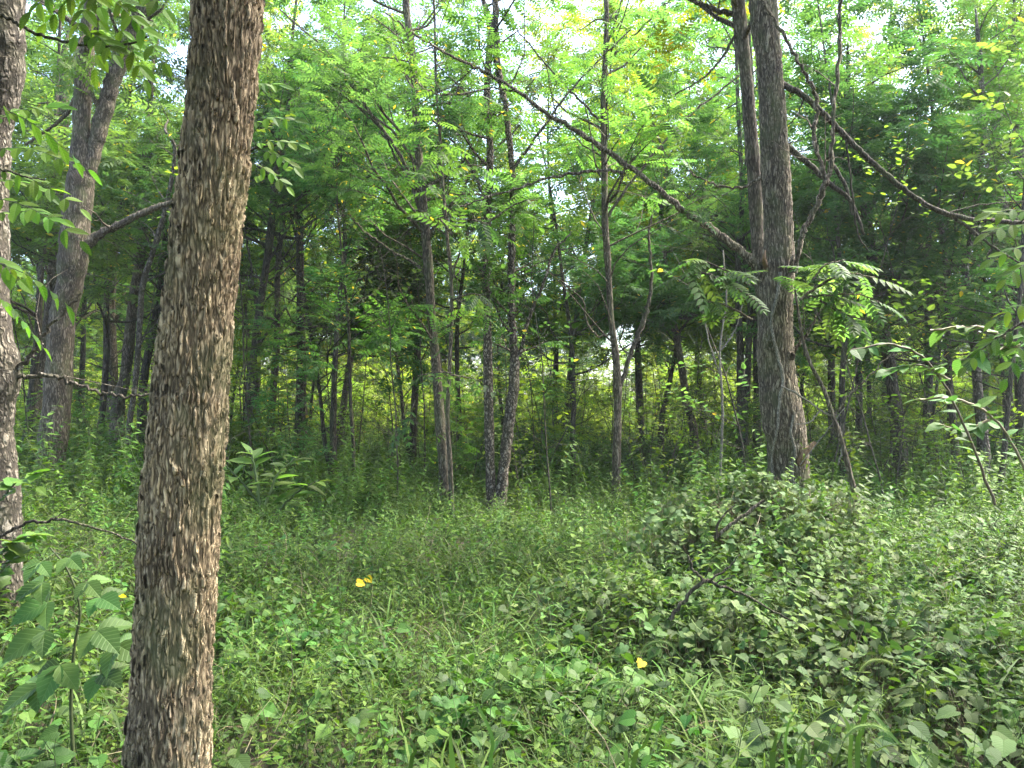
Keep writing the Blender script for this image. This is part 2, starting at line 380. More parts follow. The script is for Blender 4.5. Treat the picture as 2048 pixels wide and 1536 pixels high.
def compound(n_pairs, leaflet, size=0.24, droop=0.12, petiole=0.15):
    """a pinnate leaf of length 1: pairs of leaflets along a drooping rachis"""
    xs = np.linspace(petiole, 0.92, n_pairs)
    pos, dr, sc = [], [], []
    for k, x in enumerate(xs):
        for s in (1, -1):
            pos.append((x, 0, -droop * x * x)); a = R(62 - 14 * k / n_pairs)
            dr.append((math.cos(a), s * math.sin(a), -0.22)); sc.append(size * (0.8 + 0.35 * math.sin(math.pi * (k + 0.7) / (n_pairs + 0.4))))
    pos.append((0.93, 0, -droop * 0.86)); dr.append((1, 0, -0.35)); sc.append(size)
    up = np.tile((0, 0, 1.0), (len(pos), 1))
    v, f, uv = bake(leaflet, np.array(pos), frames(np.array(dr), up), np.array(sc))
    r = 0.006
    rv = np.array([(0, -r, 0), (0, r, 0), (0.5, -r * .7, -droop * .25), (0.5, r * .7, -droop * .25), (0.95, 0, -droop * .9)])
    rf = np.array([(0, 2, 3), (0, 3, 1), (2, 4, 3)])
    V, Fc, U = join([(v, f, uv), (rv, [rf], np.full((5, 2), 0.5))])
    return Leaf(V, Fc, U), pos, dr, sc
COMP_FAR = compound(5, RHOMB, 0.30)[0]
COMP_MID = compound(6, RHOMB, 0.27)[0]

def palmate(n, leaflet, spread=130):
    """a few leaves fanning from one point"""
    an = np.radians(np.linspace(-spread, spread, n))
    dr = np.stack([np.cos(an), np.sin(an), -0.15 + 0 * an], -1)
    v, f, uv = bake(leaflet, np.zeros((n, 3)), frames(dr, np.tile((0, 0, 1.0), (n, 1))), 1 - 0.25 * np.abs(an) / 2.3)
    return Leaf(v, f, uv)
BROAD = Leaf([(0, 0, 0), (0.3, 0.3, 0.04), (0.7, 0.22, 0.0), (1, 0, -0.1), (0.7, -0.22, 0.0), (0.3, -0.3, 0.04)], [[(0, 1, 2, 3), (0, 3, 4, 5)]])

# ------------------------------------------------------------------ growing branches
class Wood:
    def __init__(s): s.t = []; s.lp = []; s.ld = []; s.lu = []; s.ls = []
    def leaf(s, p, d, u, sz): s.lp.append(p); s.ld.append(d); s.lu.append(u); s.ls.append(sz)

def grow(w, p0, d0, length, r0, level, leafsz, rg, rise=0.25, dens=1.0, sides=4, twist=0.22):
    n = max(3, int(length / 0.35)) if level else max(2, int(length / 0.25))
    pts = [np.array(p0, float)]; d = unit(d0); step = length / n
    for k in range(n):
        d = unit(d + rg.normal(size=3) * twist + np.array([0, 0, rise * 0.25]))
        pts.append(pts[-1] + d * step)
    pts = np.array(pts); rad = r0 * (1 - 0.8 * np.linspace(0, 1, n + 1))
    w.t.append(tube(pts, np.maximum(rad, 0.0022), sides if level else 3))
    if level > 0:
        m = max(2, int(length / (0.30 if level > 1 else 0.22) * dens))
        for k in range(m):
            s = 0.2 + 0.8 * (k + rg.random()) / m
            i = min(int(s * n), n - 1); q = pts[i] + (pts[i + 1] - pts[i]) * (s * n - i)
            t = unit(pts[i + 1] - pts[i])
            side = unit(np.cross(t, rg.normal(size=3) + np.array([0, 0, 1.4]))) * rg.choice([-1, 1])
            dd = unit(t * 0.75 + side * rg.uniform(0.6, 1.1) + np.array([0, 0, rg.uniform(-0.15, 0.3)]))
            ln = length * rg.uniform(0.3, 0.55) * (1.15 - 0.5 * s)
            grow(w, q, dd, max(ln, 0.25), max(r0 * (1 - 0.8 * s) * 0.55, 0.003), level - 1, leafsz, rg, rise, dens, 3, twist)
    if level <= 1 and leafsz > 0:
        m = max(2, int(length * 8))
        for k in range(m):
            s = 1 - (k + rg.random() * 0.6) / m * (0.95 if level == 0 else 0.5)
            i = min(int(s * n), n - 1); q = pts[i] + (pts[i + 1] - pts[i]) * (s * n - i)
            t = pts[i + 1] - pts[i]
            a = rg.uniform(0, 2 * np.pi)
            dd = np.array([math.cos(a), math.sin(a), rg.uniform(-0.55, 0.15)]) + unit(t) * 0.8
            w.leaf(q, dd, np.array([rg.normal() * 0.35, rg.normal() * 0.35, 1.0]), leafsz * rg.uniform(0.7, 1.15))

def wood_mesh(name, w, base, mat):
    v, f, u = join(w.t)
    return mesh_from(name, v - base, f, mats=[mat])

def foliage_mesh(name, w, base, tpl, mat):
    p = np.array(w.lp) - base
    v, f, u = bake(tpl, p, frames(np.array(w.ld), np.array(w.lu)), np.array(w.ls))
    return mesh_from(name, v, f, uv=u, mats=[mat], smooth=False)

def trunk_mesh(name, pts, rad, base, mat, k=14, n=60, rough=0.035):
    a = smooth_line(np.column_stack([pts, rad]), n)
    a[:, 3] *= 1 + 0.04 * np.sin(np.arange(n) * 0.9 + rng.random() * 6) * (n < 200) + (n >= 200) * .012 * np.sin(np.arange(n) * .043 + 1) + (n >= 200) * .009 * np.sin(np.arange(n) * .11)
    v, f, u = tube(a[:, :3] - base, a[:, 3], k, rough)
    return mesh_from(name, v, f, mats=[mat]), a

# ------------------------------------------------------------------ the trees one can tell apart
HEROES = []
def hero(name, label, d, pts, mat='bark', k=14, n=70, top=12.5, crown=(4.2, 2.2, 12), leaf=('leaf', COMP_MID, 0.34), cont=None,
         branches=(), dens=1.0, flare=1.25, group=None, cat='tree', rough=0.03):
    """pts: (px, py, width px) from the foot up; crown: (lowest limb height, limb length, limbs)
    branches: lists of (px, py, width px[, depth])"""
    W = [P(x, y, d) for x, y, w in pts]; rad = [w / 2 / F * d - (.008 if mat in ('bark_big', 'bark_right') else 0) for x, y, w in pts]
    foot = W[0].copy(); dirn = unit(W[0] - W[1])
    x0 = W[0][:2] + dirn[:2] * 0.4 * 0
    g = float(gz(*x0)); lo = np.array([x0[0], x0[1], g - 0.25])
    if W[0][2] > lo[2] + 0.05:
        h = W[0][2] - g
        W.insert(0, np.array([x0[0], x0[1], g + 0.02])); rad.insert(0, rad[0] * (1 + (flare - 1) * min(1, h / 0.4)))
        W.insert(0, lo); rad.insert(0, rad[0] * 1.1)
    base = np.array([lo[0], lo[1], g])
    end = W[-1]; dd = unit(W[-1] - W[-2]); dd = unit(dd * 0.6 + np.array([0, 0, 0.9]))
    r = rad[-1]; h0 = end[2]
    top = min(top, max(1.6 + .56 * d + .6, 6.5, crown[0] + 1.6)) if top > 2 else top
    if top > h0:
        m = max(2, int((top - h0) / 1.6))
        for q in range(1, m + 1):
            s = q / m
            W.append(end + dd * (top - h0) * s + np.array([rng.normal() * 0.12, rng.normal() * 0.12, 0])); rad.append(r * (1 - 0.85 * s) + 0.006)
    t = thing(name, label, cat, tuple(base), group)
    me, line = trunk_mesh("trunk", np.array(W), np.array(rad), base, M[mat], k, n, rough)
    link("trunk", me, t)
    w = Wood()
    lo_h, ln, cnt = crown[0] - 0.7, crown[1], int(crown[2] * 1.5)
    hs = line[:, 2]
    for q in range(cnt):
        z = lo_h + (top - lo_h - 0.3) * (q + rng.random()) / cnt
        i = int(np.clip(np.searchsorted(hs, z), 1, n - 1))
        a = rng.uniform(0, 2 * np.pi)
        s = (z - lo_h) / max(top - lo_h, 0.1)
        grow(w, line[i, :3], (math.cos(a), math.sin(a), 0.35 + 0.5 * s), ln * rng.uniform(0.7, 1.25) * (1.1 - 0.55 * s), line[i, 3] * 0.45, 2, leaf[2], rng, 0.25, dens, 5)
    for q in range(int(cnt * 1.1)):
        z = rng.uniform(2.6, min(lo_h + 3.5, top)); i = int(np.clip(np.searchsorted(hs, z), 1, n - 1)); a = rng.uniform(0, 2 * np.pi)
        if name not in ('ash_tree', 'leaning_sapling', 'twin_trunk_tree', 'straight_tree', 'forked_tree'): grow(w, line[i, :3], (math.cos(a), math.sin(a), rng.uniform(.5, 1.1)), rng.uniform(1.2, 2.8), max(line[i, 3] * 0.28, .008), 2, 0, rng, 0.3, .75, 4)
    for b in branches:
        bare = False
        if b[0] == 'bare': bare, b = True, b[1:]
        q = np.array([[*P(c[0], c[1], c[3] if len(c) > 3 else d), c[2] / 2 / F * (c[3] if len(c) > 3 else d)] for c in b])
        m_ = 8 * len(b); q = smooth_line(q, m_)
        q[1:-1, :3] += rng.normal(size=(m_ - 2, 3)) * 0.008
        v, f, u = tube(q[:, :3] - base, np.maximum(q[:, 3], 0.003), 8, 0.04)
        link("branch", mesh_from("branch", v, f, mats=[M[mat]]), t)
        Lb = np.linalg.norm(np.diff(q[:, :3], axis=0), axis=1).sum()
        for c in range(int(Lb * (1.2 if bare else 2.4) * dens)):
            i = rng.integers(m_ // 5, m_ - 1); tt = unit(q[i + 1, :3] - q[i, :3])
            sd_ = unit(np.cross(tt, rng.normal(size=3)))
            grow(w, q[i, :3], tt * 0.6 + sd_ + np.array([0, 0, 0.25]), rng.uniform(0.4, 1.1), max(q[i, 3] * 0.4, 0.004), 1, 0 if bare else leaf[2], rng, 0.3, dens, 3)
    if w.t: link("limbs", wood_mesh("limbs", w, base, M[mat if mat not in ('bark_big', 'bark_right') else 'bark']), t)['kind'] = 'stuff'
    if w.lp:
        link("crown", foliage_mesh("crown", w, base, leaf[1], M[leaf[0]]), t)['kind'] = 'stuff'
    HEROES.append((base[0], base[1]))
    return t, line

T1, T1line = hero('ash_tree', 'thick brown trunk with deeply ridged bark, closest tree to the viewer', 2.6,
     [(322, 1800, 186), (335, 1536, 168), (345, 1330, 160), (354, 1160, 157), (361, 1000, 156), (371, 920, 158), (384, 760, 148), (397, 620, 143), (408, 500, 142), (424, 380, 139), (436, 262, 138), (448, 130, 138), (456, 0, 139), (463, -120, 138)],
     mat='bark_big', k=300, n=1000, top=8.2, crown=(6.4, 1.8, 7), rough=0.0)
hero('cherry_tree', 'pale flaking trunk at the far left edge with a thin bare branch', 5.4,
     [(4, 1190, 76), (-2, 1000, 76), (-12, 850, 68), (0, 740, 72), (-16, 620, 62), (-16, 300, 64), (8, 150, 70), (12, 0, 70)],
     mat='bark_pale', k=28, n=140, top=9, crown=(6.2, 2.2, 6),
     branches=[['bare', (36, 754, 9), (95, 750, 8), (150, 768, 7), (215, 787, 6), (270, 792, 5), (330, 782, 4)], ['bare', (36, 738, 10), (70, 700, 9), (100, 655, 7), (165, 585, 4)]])
hero('forked_tree', 'two stemmed tree forking high above the weeds beside the closest trunk', 12.5,
     [(99, 945, 54), (111, 842, 53), (118, 739, 50), (125, 637, 47), (140, 568, 48), (148, 500, 56), (152, 444, 53), (160, 376, 52), (163, 330, 44), (163, 240, 32), (169, 137, 33), (177, 51, 27), (184, 0, 25)],
     mat='bark', k=22, n=120, top=11.5, crown=(8.0, 1.8, 4), leaf=('leaf', COMP_MID, 0.36),
     branches=[[(170, 365, 36), (187, 307, 28), (204, 239, 33), (224, 171, 31), (246, 103, 33), (268, 51, 31), (300, 0, 28), (330, -60, 26)],
               ['bare', (160, 500, 30), (200, 468, 17), (240, 450, 15), (300, 420, 13), (352, 400, 10), (420, 360, 8)],
               [(158, 180, 10), (130, 230, 8), (95, 260, 6), (50, 290, 4)]])
hero('background_tree', 'smooth grey trunk half hidden directly behind the forked tree', 20,
     [(74, 790, 30), (82, 740, 28), (100, 640, 26), (112, 500, 24), (122, 400, 22), (128, 200, 20)], mat='bark', top=12, crown=(6, 2, 6))
hero('leaning_tree', 'smooth brown trunk leaning right between the forked tree and the closest trunk', 18,
     [(236, 810, 26), (250, 756, 22), (262, 640, 20), (272, 568, 19), (284, 490, 17), (292, 380, 15), (300, 200, 12)], top=11, crown=(5, 2, 8))
hero('sapling_tree', 'slim pale stem in front of the leaning brown trunk, bending right', 14,
     [(258, 860, 11), (272, 756, 11), (280, 640, 11), (286, 568, 11), (307, 500, 10), (335, 400, 9), (350, 300, 7)], mat='bark_pale', top=7, crown=(4.5, 1.2, 6))
hero('leaning_tree', 'short dark trunk leaning left near the closest trunk, below the bare limb', 19,
     [(285, 800, 18), (292, 730, 16), (310, 640, 14), (322, 560, 12), (330, 480, 10)], mat='bark_dark', top=7, crown=(4.5, 1.2, 6))
hero('slender_tree', 'grey slender trunk just left of the leaning brown trunk', 22,
     [(226, 800, 22), (224, 700, 19), (222, 600, 17), (228, 500, 15), (232, 380, 13)], top=10, crown=(4.8, 1.8, 6))
hero('slender_tree', 'dark curving trunk standing right of the closest trunk', 15.5,
     [(496, 885, 16), (500, 790, 16), (510, 705, 17), (517, 637, 16), (527, 568, 14), (537, 500, 15), (543, 444, 15), (552, 342, 11), (565, 273, 9), (578, 200, 8)], mat='bark_dark', k=14,
     top=9, crown=(5.2, 1.8, 9), branches=[['bare', (520, 640, 7), (508, 580, 6), (500, 520, 5), (488, 450, 3)], ['bare', (512, 700, 6), (545, 650, 5), (575, 610, 4), (620, 560, 3)]])
hero('branching_tree', 'straight dark trunk with limbs spreading fan-like, right of the curving trunk', 19,
     [(602, 845, 26), (602, 790, 21), (603, 705, 18), (601, 600, 16), (600, 500, 15), (600, 400, 15), (604, 320, 16), (606, 240, 12)], mat='bark_dark', top=10, crown=(6.3, 2.4, 12), dens=1.3,
     branches=[['bare', (603, 380, 10), (630, 330, 8), (680, 285, 6), (740, 250, 4)], ['bare', (601, 350, 8), (585, 290, 6), (560, 240, 4)], ['bare', (604, 300, 9), (625, 240, 6), (640, 180, 4)]])
hero('sapling_tree', 'spindly dark sapling between the fan-limbed tree and the brown centre trunk', 13,
     [(707, 905, 7), (702, 820, 7), (700, 760, 7), (697, 650, 6), (690, 570, 5), (680, 470, 4)], mat='bark_dark', k=8, top=6, crown=(3.2, 1.0, 10), leaf=('leaf_broad', palmate(3, OVATE), 0.10))
hero('centre_tree', 'smooth brown trunk leaning left, behind the thin mossy sapling', 13,
     [(889, 935, 24), (880, 842, 21), (873, 739, 19), (863, 637, 17.5), (859, 568, 18), (854, 500, 19), (849, 444, 18), (844, 376, 17), (837, 307, 16), (832, 239, 15), (830, 171, 14), (822, 90, 14), (812, 0, 14)], mat='bark', k=16, n=90,
     top=10.5, crown=(5.2, 2.0, 9),
     branches=[['bare', (862, 555, 8), (825, 525, 6), (780, 500, 5), (730, 462, 4), (700, 430, 3)], [(850, 400, 6), (800, 330, 5), (760, 260, 4), (700, 200, 3)], ['bare', (845, 440, 8), (805, 320, 7), (740, 225, 6), (690, 150, 5), (640, 90, 4), (560, 20, 3)], ['bare', (838, 310, 7), (880, 240, 5), (930, 150, 4), (990, 60, 3)], ['bare', (850, 480, 7), (900, 410, 5), (960, 330, 4), (1040, 250, 3)]])
hero('slender_tree', 'nearly black trunk behind and left of the brown centre trunk', 20,
     [(826, 865, 15), (832, 760, 14), (835, 690, 14), (842, 560, 12), (848, 430, 11), (852, 320, 10)], mat='bark_dark', top=9, crown=(5, 1.8, 8))
hero('sapling_tree', 'thin mossy sapling in front of the brown centre trunk, with flat leaf fans', 11,
     [(903, 1005, 11), (900, 920, 10), (895, 842, 9), (899, 739, 8), (903, 637, 8), (902, 550, 7), (895, 480, 7), (888, 400, 6), (882, 300, 6), (874, 200, 5), (870, 100, 5)], mat='bark', k=10,
     top=8, crown=(5.0, 1.2, 4), leaf=('leaf', COMP_MID, 0.34),
     branches=[[(898, 745, 4), (870, 752, 3), (845, 755, 2.2)], [(903, 560, 4), (935, 470, 3), (985, 440, 2.5), (1040, 400, 2)], [(902, 600, 4), (930, 600, 3), (970, 590, 2)], [(893, 470, 3), (860, 450, 2.5), (820, 440, 2)]])
hero('twin_stem_tree', 'rough dark twin stems rising in a narrow V from one foot', 12,
     [(987, 1005, 30), (982, 978, 20), (978, 842, 19), (976, 739, 19), (975, 671, 17), (972, 560, 16), (975, 430, 15), (980, 300, 14), (974, 180, 14), (980, 60, 13)], mat='bark_flaky', k=18, n=110,
     top=10, crown=(5.8, 1.8, 5),
     branches=[[(1000, 1010, 30), (1006, 944, 21), (1018, 842, 23), (1030, 739, 20), (1026, 671, 15), (1022, 600, 14), (1023, 500, 15), (1025, 444, 13), (1024, 342, 12), (1018, 273, 12), (1009, 205, 13), (997, 137, 14), (990, 50, 14), (992, -60, 12)],
               ['bare', (1038, 712, 8), (1056, 640, 7), (1085, 570, 6), (1110, 500, 5), (1145, 465, 3)], ['bare', (1024, 340, 7), (1090, 250, 5), (1150, 170, 4), (1260, 60, 3)], ['bare', (972, 400, 6), (920, 300, 5), (850, 220, 4), (790, 110, 3)]])
hero('tall_slim_tree', 'tall slim mossy trunk with a pale side stem leaving it low on the right', 13,
     [(1232, 965, 19), (1235, 842, 16), (1235, 773, 17), (1231, 705, 14), (1222, 637, 12), (1218, 568, 12.5), (1214, 500, 14), (1210, 444, 13.5), (1209, 342, 12.5), (1207, 239, 12), (1208, 171, 11.5), (1212, 80, 10), (1212, 0, 9.5)], mat='bark', k=14, n=90,
     top=9.5, crown=(5.4, 1.8, 8),
     branches=[['bare', (1238, 785, 9), (1262, 705, 9), (1280, 660, 9), (1298, 600, 8), (1303, 540, 6), (1298, 470, 5), (1310, 400, 4)], ['bare', (1224, 668, 5), (1195, 672, 4), (1172, 640, 4), (1165, 600, 3), (1120, 560, 2.5)], ['bare', (1209, 440, 6), (1290, 330, 5), (1370, 240, 4), (1480, 150, 3)], ['bare', (1208, 250, 6), (1130, 170, 4), (1060, 90, 3), (1000, 20, 2)], ['bare', (1209, 130, 5), (1280, 60, 4), (1340, 0, 3)]])
TR, TRline = hero('twin_trunk_tree', 'large knotty ridged trunk with a broken scar and a pale vine, weeds round its foot', 9,
     [(1590, 1040, 62), (1580, 910, 74), (1566, 842, 84), (1557, 773, 75), (1551, 705, 73), (1552, 637, 66), (1554, 568, 68), (1557, 500, 62), (1557, 444, 56), (1551, 342, 58), (1546, 239, 54), (1542, 171, 52), (1536, 103, 53), (1528, 34, 56), (1524, -60, 55)],
     mat='bark_right', k=150, n=520, top=10, crown=(8.1, 2.4, 9), rough=0.0, leaf=('leaf', COMP_MID, 0.36), dens=0.9,
     branches=[['bare', (1532, 570, 26), (1510, 530, 21), (1480, 500, 17), (1420, 455, 15), (1374, 425, 13), (1300, 365, 12), (1210, 300, 11), (1150, 260, 10), (1090, 225, 9), (1030, 180, 8), (960, 140, 7), (900, 110, 6), (830, 70, 5), (770, 25, 3)],
               [(1250, 345, 7), (1180, 342, 6), (1100, 355, 6), (1040, 375, 5), (960, 400, 4), (900, 425, 3)],
               [(1030, 182, 5), (980, 178, 4), (900, 190, 4), (850, 178, 3), (800, 140, 2)],
               ['bare', (1590, 545, 11, 8.8), (1605, 470, 11, 8.7), (1630, 420, 12, 8.6), (1655, 362, 12, 8.5)],
               ['bare', (1655, 365, 12, 8.5), (1642, 330, 9, 8.5), (1628, 270, 9, 8.5), (1634, 205, 9, 8.5), (1600, 130, 8, 8.4), (1560, 60, 7, 8.4), (1515, -10, 6, 8.4)],
               ['bare', (1655, 365, 11, 8.5), (1663, 310, 9, 8.5), (1668, 230, 8, 8.5), (1678, 100, 8, 8.5), (1680, 0, 7, 8.5), (1684, -60, 6, 8.5)],
               [(1575, 715, 15), (1592, 695, 9), (1610, 675, 6), (1635, 630, 4), (1660, 600, 3)],
               [(1545, 345, 8), (1480, 375, 6), (1420, 365, 5), (1370, 340, 3)]])
hero('straight_tree', 'straight grey trunk rising close behind the knotty ridged trunk', 9.6,
     [(1552, 900, 34), (1542, 773, 30), (1528, 637, 26), (1515, 478, 26), (1508, 342, 28), (1500, 250, 26), (1494, 171, 25), (1487, 103, 25), (1480, 34, 26), (1474, -40, 25)],
     mat='bark', k=20, n=110, top=9, crown=(6.7, 1.8, 6), leaf=('leaf_yellow', COMP_MID, 0.33), branches=[[(1470, 30, 12), (1420, 15, 9), (1360, -10, 7)], [(1478, 60, 7), (1440, 120, 5), (1400, 160, 4), (1350, 190, 3)]])
hero('thick_leaning_tree', 'thick dark trunk leaning left in the shade, right of the knotty ridged trunk', 16.5,
     [(1797, 880, 30), (1788, 800, 24), (1778, 720, 23), (1768, 660, 22), (1755, 590, 21), (1742, 500, 20), (1728, 400, 18), (1712, 320, 16), (1695, 200, 14)], mat='bark_dark', k=16, top=9.5, crown=(5, 2.2, 9),
     branches=[['bare', (1765, 640, 9), (1790, 600, 8), (1815, 560, 7), (1835, 500, 5)]])
hero('forked_sapling', 'small dark tree forking in a Y behind the leaf spray of the knotty trunk', 20,
     [(1664, 850, 15), (1663, 780, 14), (1663, 700, 14), (1664, 660, 15), (1652, 610, 9), (1640, 560, 7)], mat='bark_dark', top=6, crown=(3.8, 1.4, 7), leaf=('leaf_broad', BROAD, 0.12),
     branches=[[(1665, 665, 10), (1674, 600, 8), (1672, 540, 6)]])
hero('slender_tree', 'upright black trunk between the Y-forked sapling and the thick leaning trunk', 22,
     [(1718, 862, 14), (1718, 780, 13), (1716, 680, 12), (1714, 560, 11)], mat='bark_dark', top=9, crown=(4.4, 1.8, 8))
hero('slender_tree', 'upright dark trunk behind grey bramble leaves, first right of the thick leaning trunk', 20,
     [(1856, 865, 20), (1857, 760, 16), (1857, 660, 15), (1858, 560, 13), (1855, 420, 11)], mat='bark_dark', top=10, crown=(4.4, 2, 8))
hero('slender_tree', 'thin black trunk between the upright dark trunk and the mottled trunk', 21,
     [(1901, 862, 12), (1899, 760, 11), (1895, 640, 10), (1895, 520, 9), (1888, 420, 8)], mat='bark_dark', top=8, crown=(4.2, 1.6, 7))
hero('mottled_tree', 'mottled grey trunk curving left behind the bramble leaves near the right edge', 15,
     [(1967, 905, 24), (1962, 840, 20), (1955, 773, 18), (1950, 700, 17), (1944, 620, 16), (1930, 540, 13), (1945, 460, 12), (1960, 340, 12), (1966, 250, 11), (1960, 120, 10)], mat='bark_pale', k=14, top=9.5, crown=(4.0, 2.0, 10))
hero('slender_tree', 'dark trunk behind the right edge leaves, beside the mottled trunk', 19,
     [(2022, 880, 22), (2012, 760, 18), (2002, 640, 18), (1992, 500, 17), (1990, 350, 15), (1995, 150, 13)], mat='bark_dark', top=11, crown=(4.4, 2.2, 9))
hero('slender_tree', 'dark trunk cut by the right edge of the picture', 17,
     [(2044, 880, 24), (2040, 700, 20), (2036, 540, 18), (2038, 300, 17)], mat='bark_dark', top=11, crown=(4.4, 2.2, 9))
hero('slender_tree', 'dark trunk showing left of the knotty ridged trunk, low in its shadow', 17,
     [(1490, 868, 14), (1494, 780, 13), (1497, 700, 12), (1500, 600, 11)], mat='bark_dark', top=8, crown=(4, 1.6, 7))
hero('leaning_tree', 'brown trunk leaning left, midway between the tall slim tree and the knotty trunk', 18,
     [(1388, 868, 18), (1378, 820, 15), (1370, 780, 15), (1358, 700, 13), (1346, 640, 12), (1335, 560, 10), (1322, 420, 9)], mat='bark', top=8.5, crown=(4, 1.8, 8))
hero('leaning_tree', 'small black trunk leaning right, next to the pale side stem', 19,
     [(1322, 850, 12), (1332, 800, 10), (1342, 750, 9), (1352, 690, 7)], mat='bark_dark', top=5, crown=(3, 1.2, 6), leaf=('leaf_broad', BROAD, 0.12))
hero('leaning_sapling', 'thin pale sapling leaning left against the knotty ridged trunk', 8,
     [(1712, 1010, 12), (1700, 950, 11), (1685, 890, 10), (1668, 840, 9), (1648, 780, 8), (1622, 730, 7), (1606, 680, 6), (1596, 620, 5), (1590, 580, 4)], mat='bark', k=10, top=1, crown=(50, 1, 0),
     branches=[['bare', (1664, 845, 5), (1690, 800, 4), (1730, 760, 3), (1790, 700, 2.5)]])

# ------------------------------------------------------------------ background trees: a few kinds, copied
def kind_tree(seed, h, r, lo, ln, cnt, leafkey, tpl, sz, mat, lean=0.5, dens=1.0):
    rg = np.random.default_rng(seed)
    n = 9
    pts = np.zeros((n, 3)); pts[:, 2] = np.linspace(-0.3, h, n)
    dx = np.cumsum(rg.normal(size=(n, 2)) * 0.07 * h / 10, axis=0) + np.outer(np.linspace(0, 1, n) ** 1.3, rg.normal(size=2) * lean)
    pts[:, :2] += dx - dx[0]
    rad = r * (1 - 0.85 * np.linspace(0, 1, n) ** 0.9); rad[0] *= 1.35; rad[1] *= 1.05
    a = smooth_line(np.column_stack([pts, rad]), 36)
    v, f, u = tube(a[:, :3], a[:, 3], 9, 0.05)
    tm = mesh_from("trunk", v, f, mats=[M[mat]])
    w = Wood()
    for q in range(cnt):
        z = lo + (h - lo - 0.2) * (q + rg.random()) / cnt
        i = int(np.clip(np.searchsorted(a[:, 2], z), 1, 35)); an = rg.uniform(0, 2 * np.pi); s = (z - lo) / (h - lo)
        grow(w, a[i, :3], (math.cos(an), math.sin(an), 0.3 + 0.5 * s), ln * rg.uniform(0.7, 1.25) * (1.15 - 0.6 * s), a[i, 3] * 0.5, 2, sz, rg, 0.25, dens, 4)
    for q in range(6):                     # dead twigs low on the stem
        z = rg.uniform(1.0, lo); i = int(np.clip(np.searchsorted(a[:, 2], z), 1, 35)); an = rg.uniform(0, 2 * np.pi)
        grow(w, a[i, :3], (math.cos(an), math.sin(an), 0.4), rg.uniform(0.5, 1.6), 0.012, 1, 0, rg, 0.2, 1, 3)
    O = np.zeros(3)
    return dict(trunk=tm, limbs=wood_mesh("limbs", w, O, M[mat]), crown=foliage_mesh("crown", w, O, tpl, M[leafkey]), nleaf=len(w.lp))

KT = [kind_tree(11, 12.0, 0.090, 2.7, 2.4, 24, 'leaf', COMP_FAR, 0.40, 'bark_dark'),
      kind_tree(12, 10.0, 0.070, 2.2, 2.2, 22, 'leaf', COMP_FAR, 0.40, 'bark_dark', 0.9),
      kind_tree(13, 13.0, 0.115, 3.0, 2.8, 24, 'leaf', COMP_FAR, 0.42, 'bark'),
      kind_tree(14, 8.0, 0.050, 1.7, 1.8, 24, 'leaf_broad', BROAD, 0.15, 'bark_dark', 0.8),
      kind_tree(15, 11.0, 0.080, 2.4, 2.6, 22, 'leaf', COMP_FAR, 0.40, 'bark_dark', 1.2),
      kind_tree(16, 9.0, 0.070, 2.4, 2.2, 20, 'leaf_yellow', COMP_FAR, 0.38, 'bark', 0.6)]

def kind_sapling(seed, h, tpl, sz, leafkey, spread=1.0):
    rg = np.random.default_rng(seed)
    w = Wood(); st = []
    for c in range(rg.integers(2, 4)):
        d = unit(np.array([rg.normal() * 0.25, rg.normal() * 0.25, 1])); n = 8; p = [np.array([rg.normal() * .1, rg.normal() * .1, -0.1])]
        for k in range(n): d = unit(d + rg.normal(size=3) * 0.09 + np.array([0, 0, .1])); p.append(p[-1] + d * (h / n) * rg.uniform(.8, 1.1))
        p = np.array(p); st.append(tube(p, 0.011 * h / 2.5 * (1 - 0.8 * np.linspace(0, 1, n + 1)) + 0.002, 5))
        for k in range(int(h * 4)):
            s = rg.uniform(0.2, 1); i = min(int(s * n), n - 1); a = rg.uniform(0, 6.28)
            grow(w, p[i] + (p[i + 1] - p[i]) * rg.random(), (math.cos(a), math.sin(a), 0.25), spread * rg.uniform(0.35, 0.9) * (1.2 - 0.7 * s), 0.006, 1, sz, rg, 0.05, 0.8, 3)
    O = np.zeros(3); w.t += st
    return dict(stems=wood_mesh("stems", w, O, M['bark_dark']), foliage=foliage_mesh("foliage", w, O, tpl, M[leafkey]), nleaf=len(w.lp))
KS = [kind_sapling(31, 2.6, BROAD, 0.12, 'leaf_broad'), kind_sapling(32, 1.8, BROAD, 0.11, 'leaf_broad', 0.8),
      kind_sapling(33, 3.4, COMP_FAR, 0.30, 'leaf', 0.9), kind_sapling(34, 1.3, BROAD, 0.10, 'leaf_broad', 0.7)]
def pole_sapling(seed, h):
    rg = np.random.default_rng(seed); n = 12; w = Wood(); d = unit(np.array([rg.normal() * .12, rg.normal() * .12, 1])); p = [np.array([0, 0, -.1])]
    for k in range(n): d = unit(d + rg.normal(size=3) * .07); p.append(p[-1] + d * h / n)
    p = np.array(p); w.t.append(tube(p, .016 * (1 - .75 * np.linspace(0, 1, n + 1)), 6))
    for k in range(16):
        s = rg.uniform(.2, 1); i = min(int(s * n), n - 1); a = rg.uniform(0, 6.28)
        grow(w, p[i], (math.cos(a), math.sin(a), .5), rg.uniform(.4, 1.2), .007, 1, .105 if s > .35 and rg.random() < .8 else 0, rg, .15, .7, 3)
    O = np.zeros(3)
    return dict(stems=wood_mesh("stems", w, O, M['bark_dark']), foliage=foliage_mesh("foliage", w, O, BROAD, M['leaf_broad']), nleaf=len(w.lp))
KP = [pole_sapling(51, 5.0), pole_sapling(52, 4.0), pole_sapling(53, 6.0)]
print("leaves per kind", [k['nleaf'] for k in KT], [k['nleaf'] for k in KS])

